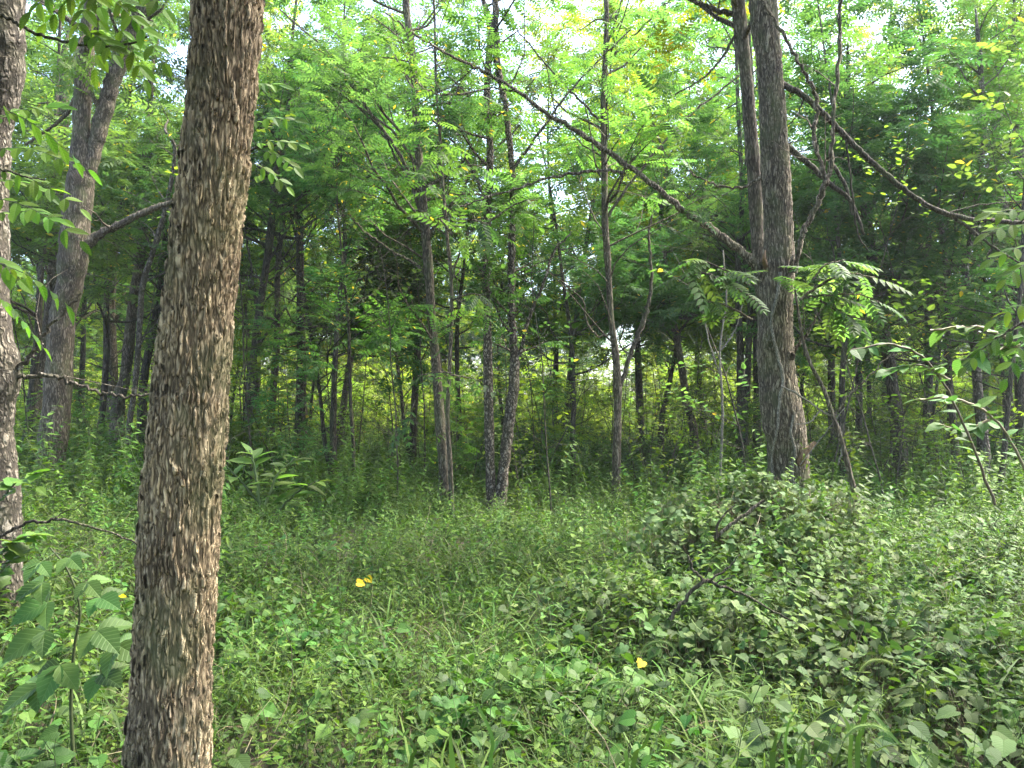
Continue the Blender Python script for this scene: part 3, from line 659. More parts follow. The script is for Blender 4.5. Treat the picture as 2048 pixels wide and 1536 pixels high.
def zone(px):
    marks = [(140, 'left of the forked tree'), (300, 'just left of the closest trunk'), (480, 'behind the closest trunk'),
             (690, 'round the fan-limbed tree'), (890, 'left of the thin mossy sapling'), (1010, 'behind the dark twin stems'), (1215, 'just left of the tall slim tree'),
             (1370, 'just right of the tall slim tree'), (1540, 'left of the knotty trunk'), (1790, 'right of the knotty trunk'), (1960, 'left of the mottled trunk')]
    for m_, s in marks:
        if px < m_: return s
    return 'right of the mottled trunk'

placed = list(HEROES)
def spots(n, y0, y1, gap, half=0.70, extra=3.0, pw=1.0, tries=9000):
    out = []
    for _ in range(tries):
        if len(out) >= n: break
        y = y0 + (y1 - y0) * rng.random() ** pw; x = rng.uniform(-1, 1) * (half * y + extra)
        if all((x - a) ** 2 + (y - b) ** 2 > gap * gap for a, b in placed): placed.append((x, y)); out.append((x, y))
    return out

def place(parts, name, label, cat, x, y, s, rz, group, tilt=0.04, lime=False):
    t = thing(name, label, cat, (x, y, float(gz(x, y))), group)
    t.rotation_euler = (rng.normal() * tilt, rng.normal() * tilt, rz); t.scale = (s, s, s)
    for key in parts:
        if key == 'nleaf': continue
        o = link(key, parts[key], t)
        if key != 'trunk': o['kind'] = 'stuff'
        if lime and key in ('crown', 'foliage'): o.material_slots[0].link = 'OBJECT'; o.material_slots[0].material = M['leaf_sunlit_lime']  # foliage recoloured lighter to brighten the middle distance
    return t

TALL = {0: 'tall dark trunk', 1: 'slim dark trunk', 2: 'stout brown trunk', 3: 'short broad leaved tree', 4: 'slanting dark trunk', 5: 'slim tree with yellowish leaves'}
for x, y in spots(38, 17, 29, 1.8, pw=0.9):
    k = int(rng.choice(6, p=[.24, .2, .14, .21, .19, .02])); px = project((x, y, 2))[0]
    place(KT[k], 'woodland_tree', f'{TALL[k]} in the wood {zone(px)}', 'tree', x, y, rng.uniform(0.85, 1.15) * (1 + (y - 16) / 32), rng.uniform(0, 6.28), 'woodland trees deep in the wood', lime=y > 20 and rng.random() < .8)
for x, y in spots(30, 37, 52, 2.0, 0.68, 3.0):
    k = int(rng.choice(6, p=[.25, .18, .14, .2, .19, .04])); px = project((x, y, 2))[0]
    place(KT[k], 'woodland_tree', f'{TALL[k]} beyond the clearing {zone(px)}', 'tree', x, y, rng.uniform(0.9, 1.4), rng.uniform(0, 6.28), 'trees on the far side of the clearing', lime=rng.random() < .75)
for k, x, y, sc_ in ((1, -5.2, 1.5, .9), (0, -4.6, -3.6, .9), (3, -1.6, -4.8, 1.1), (4, 1.8, -5.4, .9), (1, 5.4, -3.0, .9), (3, 6.2, 1.2, 1.0), (0, 7.6, 4.6, .9), (1, -8.0, 4.4, .9), (3, 2.6, -2.2, 1.1), (0, 3.6, 1.5, 1.25), (0, -3.7, 1.3, 1.25), (2, 0.6, -2.6, 1.1)):  # unseen trees added to shade the foreground
    placed.append((x, y))
    place(KT[k], 'added_shade_tree', f'{TALL[k]} added out of view to shade the foreground', 'tree', x, y, sc_, rng.uniform(0, 6.28), 'added shade trees out of view')
for k, x, y, sc_ in ((0, 5.0, 17.0, 1.1), (1, 6.3, 14.6, 1.0), (4, 8.7, 15.2, 1.0), (1, 1.3, 15.6, .9), (4, -3.4, 15.0, .9), (1, -9.2, 17.0, 1.2), (4, -5.6, 18.0, 1.25), (3, 7.6, 12.4, 1.05)):
    placed.append((x, y)); px = project((x, y, 2))[0]
    place(KT[k], 'young_tree', f'upright slender tree {zone(px)}', 'tree', x, y, sc_, rng.uniform(0, 6.28), 'young trees among the nearer trees')
for x, y in ():
    k = int(rng.choice([1, 3, 4, 0])); px = project((x, y, 2))[0]
    place(KT[k], 'young_tree', f'nearer {TALL[k]} {zone(px)}', 'tree', x, y, rng.uniform(0.75, 1.0), rng.uniform(0, 6.28), 'young trees among the nearer trees')
for x, y in spots(60, 11, 28, 1.0, 0.66, 1.0):
    k = int(rng.integers(3)); px = project((x, y, 1))[0]
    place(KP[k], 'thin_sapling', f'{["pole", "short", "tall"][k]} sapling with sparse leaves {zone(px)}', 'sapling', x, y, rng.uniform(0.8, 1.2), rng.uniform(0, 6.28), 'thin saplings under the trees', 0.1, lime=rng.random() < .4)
for x, y in spots(170, 12.5, 30, 0.7, 0.66, 1.0):
    k = int(rng.choice(4, p=[.35, .25, .15, .25])); px = project((x, y, 1))[0]
    lab = ['leafy shrub of broad green leaves', 'low leafy shrub', 'thin sapling of feathery leaves', 'knee high leafy shrub'][k]
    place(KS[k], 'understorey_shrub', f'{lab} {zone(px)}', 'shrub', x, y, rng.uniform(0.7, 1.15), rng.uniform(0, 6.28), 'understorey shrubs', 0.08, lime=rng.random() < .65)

# ------------------------------------------------------------------ scattered stuff
def source(name, parts):
    """parts: list of (mesh piece tuple, material)"""
    vs_, fs, us, mi, n = [], [], [], [], 0
    mats = []
    for (v, f, u), m in parts:
        if m not in mats: mats.append(m)
        vs_.append(v); us.append(u)
        for k in f: fs.append(k + n); mi.append(np.full(len(k), mats.index(m)))
        n += len(v)
    me = mesh_from(name, np.concatenate(vs_), fs, uv=np.concatenate(us), mats=mats, midx=np.concatenate(mi), smooth=False)
    return bpy.data.objects.new(name, me)

def scatter(name, label_kind, sources, pts, rot, scl, idx):
    c = bpy.data.collections.new(name + "_kinds")
    for i, s in enumerate(sources):
        s.name = f"kind_{name}_{i:02d}"; c.objects.link(s)
    me = bpy.data.meshes.new(name)
    me.vertices.add(len(pts)); me.vertices.foreach_set("co", np.asarray(pts, np.float32).ravel())
    for nm, ty, ar in (("rot", 'FLOAT_VECTOR', rot), ("scl", 'FLOAT', scl), ("idx", 'INT', idx)):
        at = me.attributes.new(nm, ty, 'POINT')
        at.data.foreach_set("vector" if ty == 'FLOAT_VECTOR' else "value", np.asarray(ar, np.int32 if ty == 'INT' else np.float32).ravel())
    o = link(name, me); o['kind'] = label_kind
    ng = bpy.data.node_groups.new(name, 'GeometryNodeTree')
    ng.interface.new_socket('Geometry', in_out='INPUT', socket_type='NodeSocketGeometry')
    ng.interface.new_socket('Geometry', in_out='OUTPUT', socket_type='NodeSocketGeometry')
    N, L = ng.nodes, ng.links
    gi, go = N.new('NodeGroupInput'), N.new('NodeGroupOutput')
    ci = N.new('GeometryNodeCollectionInfo'); ci.inputs['Collection'].default_value = c
    ci.inputs['Separate Children'].default_value = True; ci.inputs['Reset Children'].default_value = True
    ip = N.new('GeometryNodeInstanceOnPoints'); ip.inputs['Pick Instance'].default_value = True
    def attr(nm, ty):
        a = N.new('GeometryNodeInputNamedAttribute'); a.data_type = ty; a.inputs['Name'].default_value = nm; return a.outputs['Attribute']
    L.new(gi.outputs[0], ip.inputs['Points']); L.new(ci.outputs[0], ip.inputs['Instance'])
    L.new(attr('idx', 'INT'), ip.inputs['Instance Index']); L.new(attr('scl', 'FLOAT'), ip.inputs['Scale'])
    er = N.new('FunctionNodeEulerToRotation'); L.new(attr('rot', 'FLOAT_VECTOR'), er.inputs[0]); L.new(er.outputs[0], ip.inputs['Rotation'])
    L.new(ip.outputs[0], go.inputs[0])
    md = o.modifiers.new('scatter', 'NODES'); md.node_group = ng
    return o

def area_points(density, y0, y1, half=0.70, extra=0.6, keep=None):
    """points over the ground the camera could see, at a density per square metre"""
    w = half * y1 + extra
    n = int(density * (y1 - y0) * 2 * w)
    x = rng.uniform(-w, w, n); y = rng.uniform(y0, y1, n)
    ok = np.abs(x) < half * y + extra
    if keep is not None: ok &= rng.random(n) < keep(x, y)
    return x[ok], y[ok]

def vnoise(x, y, s, seed=0):
    return 0.5 + 0.25 * (np.sin(x * s + 1.7 * np.sin(y * s * 0.8 + seed)) + np.sin(y * s * 1.1 + 2 + 1.3 * np.sin(x * s * 0.7 + seed * 2)))

def put(x, y, sc, tilt=0.15, sink=0.0):
    n = len(x)
    p = np.stack([x, y, gz(x, y) - sink], -1)
    return p, np.stack([rng.normal(size=n) * tilt, rng.normal(size=n) * tilt, rng.uniform(0, 6.28, n)], -1), sc

def herb_src(seed, h, n_leaf, sz, tpl, mat, lean=0.3, stem='stem', upness=0.0, pair=True):
    rg = np.random.default_rng(seed); n = 6
    d = unit(np.array([rg.normal() * lean, rg.normal() * lean, 1])); p = [np.zeros(3)]
    for k in range(n): d = unit(d + rg.normal(size=3) * 0.12); p.append(p[-1] + d * h / n)
    p = np.array(p)
    parts = [(tube(p, 0.0028 * (1 - 0.6 * np.linspace(0, 1, n + 1)), 3), M[stem])]
    pos, dr, up, sc = [], [], [], []
    for k in range(n_leaf):
        s = 0.15 + 0.85 * (k // 2 * 2 if pair else k) / n_leaf; i = min(int(s * n), n - 1); q = p[i] + (p[i + 1] - p[i]) * (s * n - i)
        a = (k // 2) * 1.6 + (k % 2) * math.pi + rg.normal() * 0.4
        pos.append(q); dr.append((math.cos(a), math.sin(a), upness + rg.normal() * 0.3)); up.append((rg.normal() * .25, rg.normal() * .25, 1)); sc.append(sz * rg.uniform(.6, 1.2) * (1.15 - 0.55 * s))
    parts.append((bake(tpl, np.array(pos), frames(np.array(dr), np.array(up)), np.array(sc)), M[mat]))
    return parts

def patch_src(seed, n_leaf, rad, sz, h, tpl, mat, stem='stem', toward=0.3):
    """long stalked leaves standing over a small patch of ground"""
    rg = np.random.default_rng(seed)
    a = rg.uniform(0, 6.28, n_leaf); r = rad * np.sqrt(rg.random(n_leaf)); z = h * rg.uniform(0.35, 1, n_leaf)
    top = np.stack([np.cos(a) * r, np.sin(a) * r, z], -1)
    b = rg.uniform(0, 6.28, n_leaf)
    dr = np.stack([np.cos(b), np.sin(b), -0.25 + rg.normal(size=n_leaf) * .3], -1)
    up = np.stack([rg.normal(size=n_leaf) * .4, rg.normal(size=n_leaf) * .4, np.ones(n_leaf)], -1)
    parts = [(bake(tpl, top, frames(dr, up), sz * rg.uniform(.55, 1.2, n_leaf)), M[mat])]
    st = []
    for k in range(n_leaf):
        m_ = np.array([top[k] * np.array([.35, .35, 0]), top[k] * np.array([.8, .8, .6]), top[k]])
        st.append(tube(m_, [0.0016, 0.0014, 0.001], 3))
    parts.append((join(st), M[stem]))
    return parts

def grass_src(seed, n, ln, wd, mat='grass', spread=0.05, arch=1.0):
    rg = np.random.default_rng(seed); P_ = []
    for k in range(n):
        a = rg.uniform(0, 6.28); L_ = ln * rg.uniform(.5, 1.15); seg = 6; w = wd * rg.uniform(.6, 1.1)
        th = rg.uniform(0.05, 0.35); p = np.array([rg.normal() * spread, rg.normal() * spread, 0]); v = []
        side = np.array([-math.sin(a), math.cos(a), 0])
        for s in range(seg + 1):
            t = s / seg; ww = w * (1 - t ** 2.2) * min(1, 0.5 + 2 * t)
            v += [p - side * ww / 2, p + side * ww / 2]
            p = p + L_ / seg * np.array([math.cos(a) * math.sin(th), math.sin(a) * math.sin(th), math.cos(th)]); th += arch * rg.uniform(.15, .5)
        f = np.array([(2 * s, 2 * s + 1, 2 * s + 3, 2 * s + 2) for s in range(seg)])
        P_.append((np.array(v), [f], np.zeros((len(v), 2))))
    return [(join(P_), M[mat])]

# --- small leaved ground plants, whole floor
herbs = [source("h", herb_src(100 + i, rng.uniform(.25, .5), 16, 0.062, OVATE, 'herb')) for i in range(5)] + \
        [source("h", herb_src(110 + i, .5, 18, 0.085, LANCE, 'herb')) for i in range(3)] + \
        [source("h", patch_src(120 + i, 14, .13, .05, .24, OVATE, 'herb')) for i in range(3)]
def bare_spot(x, y): return np.clip(1.25 * vnoise(x, y, 1.6, 3) + 0.3, 0.2, 1)
X, Y, S, I = [], [], [], []
for dens, y0, y1, s0 in ((165, 1.1, 5, .8), (120, 5, 11, 0.95), (62, 11, 18, 1.15), (24, 18, 32, 1.6), (8, 32, 55, 2.4)):
    x, y = area_points(dens, y0, y1, keep=bare_spot)
    X.append(x); Y.append(y); S.append(s0 * rng.uniform(.45, 1.35, len(x)))
    pr = vnoise(x, y, 1.1, 8)
    r = rng.random(len(x))
    I.append(np.where(r < 0.45 * pr + .1, rng.integers(5, 8, len(x)), np.where(r < .8, rng.integers(0, 5, len(x)), rng.integers(8, 11, len(x)))))
x, y, s, i = map(np.concatenate, (X, Y, S, I))
p, ro, s = put(x, y, s)
scatter("ground_cover", 'stuff', herbs, p, ro, s, i)
print("herbs", len(x))

# --- broad heart leaves, close by
hearts = [source("h", patch_src(200 + i, 12, .16, .062, .27, HEART, 'heart')) for i in range(5)]
def hk(x, y): return np.clip(vnoise(x, y, 2.3, 1) * 1.3 - 0.15 + (y < 2.6) * 0.3 - (np.abs(x - .25 * y + .1) < .45) * .25, 0.05, 1)
x, y = area_points(60, 1.05, 5.5, keep=hk)
x2, y2 = area_points(14, 5.5, 12, keep=hk)
x, y = np.concatenate([x, x2]), np.concatenate([y, y2])
p, ro, s = put(x, y, rng.uniform(.4, 1.3, len(x)))
scatter("creeping_vine", 'stuff', hearts, p, ro, s, rng.integers(0, 5, len(x)))

# --- lobed vine leaves: right hand slope and the mound round the knotty trunk
lobes = [source("l", patch_src(220 + i, 15, .2, .066, .32, LOBED, 'vineleaf', 'drystem')) for i in range(5)]
def lk(x, y): return np.clip((x / np.maximum(y, .1) - 0.12) * 3.0, 0, 1) * np.clip(vnoise(x, y, 1.5, 5) + .25, 0, 1) * (y < 14)
x, y = area_points(26, 1.1, 14, keep=lk)
# a ragged bush of vine leaves along the slanting buried branch
n_mound = 2100
tm = rng.random(n_mound) ** .9
hm_ = (.36 + .85 * tm) * (.55 + .75 * vnoise(tm * 9, tm * 4, 2.0, 3)) * rng.uniform(.15, 1.0, n_mound)
wd = (.6 - .3 * hm_) * rng.normal(size=n_mound)
mx = 1.05 + 1.65 * tm + wd * .95; my = 4.7 + 3.3 * tm - wd * .45 + rng.normal(size=n_mound) * .12
p, ro, s = put(x, y, rng.uniform(.6, 1.2, len(x)))
p2, ro2, s2 = put(mx, my, rng.uniform(.5, 1.0, n_mound), .5)
p2[:, 2] += np.maximum(hm_ - .22, 0)
n3 = 260                                   # climbing round the foot of the knotty trunk
a3 = rng.uniform(0, 6.28, n3); r3 = rng.uniform(.25, .6, n3)
p3 = np.stack([3.25 + np.cos(a3) * r3, 8.6 + np.sin(a3) * r3, gz(3.2, 8.7) + rng.uniform(-.1, .75, n3) * (1.2 - r3)], -1)
ro3 = np.stack([rng.normal(size=n3) * .4, rng.normal(size=n3) * .4, rng.uniform(0, 6.28, n3)], -1); s3 = rng.uniform(.5, .9, n3)
p = np.concatenate([p, p2, p3]); ro = np.concatenate([ro, ro2, ro3]); s = np.concatenate([s, s2, s3])
scatter("vine_thicket", 'stuff', lobes, p, ro, s, rng.integers(0, 5, len(p)))

# --- grass
grasses = [source("g", grass_src(300 + i, 12, .42, .007)) for i in range(4)] + [source("g", grass_src(310 + i, 7, .55, .016)) for i in range(2)]
def gk(x, y): return np.clip(np.exp(-((x - .05 * y - .1) / (.25 * y + .3)) ** 2) * 1.0 * vnoise(x, y, 2, 4) + .12 + (y > 8) * .1, 0, 1)
x, y = area_points(120, 1.1, 8, keep=gk); x2, y2 = area_points(22, 8, 24, keep=gk)
x, y = np.concatenate([x, x2]), np.concatenate([y, y2])
p, ro, s = put(x, y, rng.uniform(.6, 1.2, len(x)), .1)
scatter("woodland_grass", 'stuff', grasses, p, ro, s, np.where(rng.random(len(x)) < .2, rng.integers(4, 6, len(x)), rng.integers(0, 4, len(x))))

# --- dead stems lying in the weeds
dry = [source("d", grass_src(350 + i, 6, .6, .004, 'drystem', .12, 1.4)) for i in range(3)]
x, y = area_points(9, 1.2, 9)
p, ro, s = put(x, y, rng.uniform(.5, 1.2, len(x)), .5)
scatter("dead_stems", 'stuff', dry, p, ro, s, rng.integers(0, 3, len(x)))

# --- tall weeds at middle distance
BUSH = (mx, my, hm_)
weeds = [source("w", herb_src(400 + i, rng.uniform(.6, .95), 30, 0.10, OVATE if i % 2 else LANCE, 'herb', .2)) for i in range(5)]
def wk(x, y): return np.clip(vnoise(x, y, .9, 2) * 1.4 - .35 + (x > .35 * y) * .35 + (x < -.3 * y) * .45, 0, 1) * np.clip((y - 3.0) / 4, 0.1, 1) * np.where((np.abs(x - .05 * y) < .18 * y) & (y < 14), .4, 1)
x, y = area_points(22, 3.5, 20, keep=wk); x2, y2 = area_points(6, 20, 48, keep=wk)
x, y = np.concatenate([x, x2]), np.concatenate([y, y2])
p, ro, s = put(x, y, rng.uniform(.35, 1.15, len(x)) * np.where(y > 18, 1.7, np.where(y > 9, 1.5, 1)))
sel = rng.choice(n_mound, 330, replace=False)
pb, rb, sb = put(mx[sel], my[sel], rng.uniform(.5, 1.0, 330), .3); pb[:, 2] += np.maximum(hm_[sel] - .3, 0)
p, ro, s, x = np.concatenate([p, pb]), np.concatenate([ro, rb]), np.concatenate([s, sb]), np.concatenate([x, mx[sel]])
scatter("tall_weeds", 'stuff', weeds, p, ro, s, rng.integers(0, 5, len(x)))

# --- far undergrowth and far wood
def obj_src(parts):
    return [source("s", [((np.array([v.co[:] for v in me.vertices]), [np.array([pl.vertices[:] for pl in me.polygons if len(pl.vertices) == k]) for k in sorted({len(pl.vertices) for pl in me.polygons})],
             np.zeros((len(me.vertices), 2))), me.materials[0]) for key, me in parts.items() if key != 'nleaf'])][0]
shr = [obj_src(dict(k, foliage=(lambda m_: (m_.materials.clear(), m_.materials.append(M['leaf_sunlit_lime']), m_)[2])(k['foliage'].copy()))) for k in KS]  # shrub leaves painted in the sunlit colour
x, y = area_points(.15, 24, 31, .66, 2); x2, y2 = area_points(.55, 31, 58, .62, 2)
x, y = np.concatenate([x, x2]), np.concatenate([y, y2])
p, ro, s = put(x, y, rng.uniform(.8, 1.5, len(x)) * np.where(y > 36, 1.35, 1), .08)
scatter("undergrowth", 'stuff', shr, p, ro, s, rng.integers(0, 4, len(x)))
far = [obj_src(k) for k in KT]
x, y = area_points(.045, 54, 80, .66, 4)
p, ro, s = put(x, y, rng.uniform(1.0, 1.7, len(x)), .03)
scatter("far_wood", 'stuff', far, p, ro, s, rng.integers(0, 6, len(x)))
print("far", len(x))
# ------------------------------------------------------------------ single things close by
def wpts(px, d=None):
    """(px, py, width px[, depth]) -> points and radii in metres"""
    q = [(*P(c[0], c[1], c[3] if len(c) > 3 else d), c[2] / 2 / F * (c[3] if len(c) > 3 else d)) for c in px]
    return np.array(q)

def tube_part(name, q, base, mat, parent, n=None, k=7, jit=0.0):
    n = n or 6 * len(q)
    s = smooth_line(q, n)
    if jit: s[1:-1, :3] += rng.normal(size=(n - 2, 3)) * jit
    v, f, u = tube(s[:, :3] - base, np.maximum(s[:, 3], 0.0006), k)
    return link(name, mesh_from(name, v, f, mats=[M[mat]]), parent), s

def leaf_mesh(tpl, mat, nm="leaf"):
    return mesh_from(nm, tpl.v, tpl.f, uv=tpl.uv, mats=[M[mat]], smooth=False)

def leaf_obj(name, me, base, p, d, up, size, parent):
    from mathutils import Matrix
    fr = frames(np.array([d], float), np.array([up], float))[0]
    o = link(name, me, parent)
    m_ = Matrix([list(fr[0]) + [0], list(fr[1]) + [0], list(fr[2]) + [0], [0, 0, 0, 1]])
    o.rotation_mode = 'QUATERNION'; o.rotation_quaternion = m_.to_quaternion()
    o.location = tuple(np.asarray(p) - base); o.scale = (size, size, size)
    return o

LM = [leaf_mesh(fan_leaf([(0, 0), (.1, .11 * w), (.28, .2 * w), (.5, .23 * w), (.72, .17 * w), (.88, .08 * w), (1, 0)], .22, dr), 'nearleaf', "leaflet") for w, dr in ((1, .15), (.9, .3), (1.1, .05))]

def near_compound(t, base, p0, p1, n_pairs, size, up, meshes=None):
    """a feathery leaf: its rachis is the part leaf, each leaflet a sub-part"""
    p0, p1 = np.array(p0, float), np.array(p1, float); L_ = np.linalg.norm(p1 - p0)
    mid = (p0 + p1) / 2 + np.array([0, 0, L_ * .08])
    s = smooth_line(np.array([p0, mid, p1]), 9)
    v, f, u = tube(s - base, np.linspace(.0016, .0007, 9), 4)
    lf = link("leaf", mesh_from("leaf", v, f, mats=[M['stem']]), t)
    meshes = meshes or LM
    ax = unit(p1 - p0); up = unit(np.array(up, float)); side = unit(np.cross(up, ax))
    for k in range(n_pairs + 1):
        x = .22 + .76 * k / n_pairs; i = min(int(x * 8), 7); q = s[i] + (s[i + 1] - s[i]) * (x * 8 - i)
        for sg in ((1, -1) if k < n_pairs else (0,)):
            a = R(58 - 10 * k / n_pairs + rng.normal() * 6)
            d = ax * math.cos(a) + side * sg * math.sin(a) if sg else ax
            d = d - np.array([0, 0, .22 + abs(rng.normal()) * .15])
            leaf_obj("leaflet", meshes[rng.integers(len(meshes))], base, q, d, up + rng.normal(size=3) * .18, size * rng.uniform(.85, 1.15) * (1.0 if 0 < k else .75), lf)

def spray(label, twig, leaves, d, size=.075, name='overhanging_branch', up=(0, -.55, 1), mat='bark_dark', n_pairs=4):
    """twig in pixels; leaves: (px0, py0, px1, py1[, depth, pairs])"""
    q = wpts(twig, d); base = q[0, :3].copy()
    t = thing(name, label, 'branch', tuple(base))
    tube_part("twig", q, base, mat, t, jit=.003)
    for l in leaves:
        dd = l[4] if len(l) > 4 else d
        near_compound(t, base, P(l[0], l[1], dd), P(l[2], l[3], dd + rng.uniform(-.12, .06)), l[5] if len(l) > 5 else n_pairs, size, up)
    return t

spray('thin twig of glowing yellow green feathery leaves hanging in front of the forked tree top', [(-30, 25, 9), (20, 38, 8), (60, 62, 7), (110, 78, 6), (160, 88, 6), (245, 92, 5), (300, 70, 3)], [
    (180, -30, 90, 50), (195, -35, 150, 75), (205, -20, 290, 50), (215, -10, 330, 130), (200, 20, 190, 140), (230, 40, 290, 160), (150, -40, 60, 25), (170, 60, 230, 110), (165, -50, 200, 15), (250, -40, 330, 20)], 3.0, .078, up=(.1, -.9, .7))
spray('low twig of bright feathery leaves reaching in from the left edge', [(-60, 300, 8), (-20, 330, 6), (40, 350, 4), (90, 360, 3)], [
    (-40, 330, 165, 420), (-30, 300, 150, 330), (-40, 390, 165, 485, 2.8), (-30, 430, 120, 440, 3.2), (-40, 250, 120, 215, 3.3), (-50, 500, 40, 560, 3.0), (-30, 360, 100, 390, 3.4)], 3.0, .07, up=(.1, -.75, .8), n_pairs=5)
spray('dusty pale feathery leaf drooping in front of the flaking trunk', [(-60, 480, 6), (-20, 510, 4), (30, 545, 3)], [
    (-20, 520, 165, 640), (-40, 200, 180, 345, 2.2, 6), (-40, 570, 90, 700, 2.9)], 2.5, .06, up=(.15, .55, .9), n_pairs=5)
spray('small twig of fresh green feathery leaves at the right edge', [(2080, 430, 6), (2050, 440, 4), (2020, 450, 3)], [
    (2070, 425, 1978, 428), (2070, 450, 1975, 466), (2075, 490, 1985, 520), (2075, 520, 2010, 560)], 3.4, .075, up=(-.1, -.7, .8), n_pairs=3)
spray('twig of round pale leaves lit from behind above the bramble at the right edge', [(2090, 640, 7), (2040, 650, 5), (1990, 680, 4), (1935, 715, 3)], [
    (2070, 650, 1960, 700), (2060, 660, 2010, 760), (2090, 600, 1990, 640), (1990, 680, 1930, 735)], 3.8, .08, up=(-.1, -.6, .8), n_pairs=3)
spray('twig of feathery leaves sticking out right of the closest trunk, high up', [(470, 330, 9), (500, 300, 6), (560, 290, 4)], [
    (490, 250, 590, 240), (495, 290, 600, 290), (490, 320, 575, 375), (480, 180, 560, 170), (520, 300, 590, 335)], 4.2, .08, up=(0, -.7, .8), n_pairs=4)

# sprays on the knotty trunk, each feathery leaf one part
def leafy_branch(label, d, twigs, n_leaf, L_=.42, size=.27, matl='leaf_broad', wood='bark', droop=.35, name='leafy_branch', tpl=None, pairs=6, lenvar=.3):
    q0 = wpts(twigs[0], d); base = q0[0, :3].copy()
    t = thing(name, label, 'branch', tuple(base))
    tpl_ = tpl or compound(pairs, LEAFLET, size, .2)[0]
    me = leaf_mesh(tpl_, matl)
    for tw in twigs:
        q, s = None, None
        _, s = tube_part("twig", wpts(tw, d), base, wood, t, jit=.004)
        for k in range(n_leaf):
            x = .15 + .85 * (k + rng.random() * .5) / n_leaf; i = min(int(x * (len(s) - 1)), len(s) - 2)
            tt = unit(s[i + 1, :3] - s[i, :3]); a = rng.uniform(0, 6.28)
            dd = tt * .6 + np.array([math.cos(a), math.sin(a) * .7, -droop + rng.normal() * .15])
            leaf_obj("leaf", me, base, s[i, :3], dd, (rng.normal() * .3, -.25 + rng.normal() * .3, 1), L_ * rng.uniform(1 - lenvar, 1 + lenvar), t)
    return t
leafy_branch('big tiered spray of fresh feathery leaves on the right side of the knotty trunk', 8.3,
    [[(1600, 600, 7), (1640, 570, 6), (1690, 548, 5), (1750, 555, 3)], [(1610, 595, 6), (1660, 590, 4), (1720, 590, 3), (1770, 610, 2)], [(1625, 560, 5), (1650, 530, 4), (1690, 520, 3)], [(1640, 600, 5), (1680, 625, 4), (1730, 640, 3)]], 12, .35)
leafy_branch('layered spray of fresh feathery leaves left of the knotty trunk below the long bare limb', 8.2,
    [[(1510, 600, 6), (1460, 570, 5), (1400, 545, 4), (1340, 560, 3)], [(1500, 570, 5), (1450, 540, 4), (1400, 520, 3), (1370, 525, 2)], [(1505, 640, 5), (1450, 610, 4), (1400, 600, 3)]], 11, .35)
leafy_branch('flat fans of broad leaves on the thin mossy sapling at middle height', 10.6,
    [[(900, 460, 5), (940, 440, 4), (980, 450, 3)], [(905, 470, 5), (870, 430, 4), (830, 420, 3)], [(900, 345, 4), (940, 330, 3), (965, 335, 2)], [(903, 600, 4), (940, 588, 3), (960, 590, 2)], [(980, 440, 4), (1040, 405, 3), (1075, 400, 2)]], 6, .30, .3)
leafy_branch('pale tier of pointed leaves beside the brown centre trunk just above the weeds', 10.4,
    [[(902, 745, 4), (870, 745, 3), (835, 752, 2)], [(902, 750, 4), (935, 755, 3), (965, 762, 2)], [(830, 800, 3), (815, 850, 2), (800, 870, 2)]], 6, .26, .34, pairs=3)
for lab, d, tw, n in (
    ('arching bramble cane with tiers of grey green leaves before the thick leaning trunk', 6.6, [[(1990, 1010, 6), (1940, 880, 5), (1870, 740, 4.5), (1790, 690, 5), (1700, 700, 3)], [(1900, 760, 6), (1840, 730, 4), (1760, 745, 3)]], 17),
    ('upper bramble cane with dusty leaves reaching left from the right edge', 6.0, [[(2100, 800, 6), (2040, 700, 5), (1960, 655, 6), (1860, 660, 4)], [(2040, 690, 6), (1990, 700, 4), (1920, 720, 3)]], 16),
    ('low bramble cane with broad leaves sagging under the mottled trunk', 7.2, [[(2060, 960, 6), (2000, 850, 5), (1920, 800, 6), (1830, 800, 4)], [(1980, 840, 6), (1930, 860, 4), (1880, 850, 3)]], 14)):
    leafy_branch(lab, d, tw, n, .15, matl='bramble', wood='drystem', droop=.1, name='bramble_cane', tpl=fan_leaf([(0, 0), (.05, .2), (.25, .33), (.55, .3), (.8, .15), (1, 0)], .15, .2))
leafy_branch('young shrub with star like broad leaves leaning out left of the flaking trunk foot', 4.4,
    [[(-20, 1180, 8), (10, 1130, 6), (60, 1100, 4)], [(-10, 1120, 6), (30, 1080, 4), (80, 1070, 3)], [(0, 1000, 5), (40, 960, 4), (110, 940, 3)]], 7, .10, matl='herb', wood='stem', droop=.1, name='leafy_shrub', tpl=LOBED)
leafy_branch('bushy weed with long pointed leaves just right of the closest trunk', 6.3,
    [[(520, 1010, 6), (510, 940, 5), (500, 900, 3)], [(530, 1010, 6), (555, 950, 4), (600, 910, 3)], [(520, 1010, 5), (480, 960, 4), (450, 930, 3)], [(560, 1020, 5), (600, 980, 4), (640, 960, 3)]], 12, .17, matl='leaf_broad', wood='stem', droop=.15, name='leafy_shrub', tpl=fan_leaf([(0, 0), (.2, .16), (.5, .2), (.8, .1), (1, 0)], .2, .25))

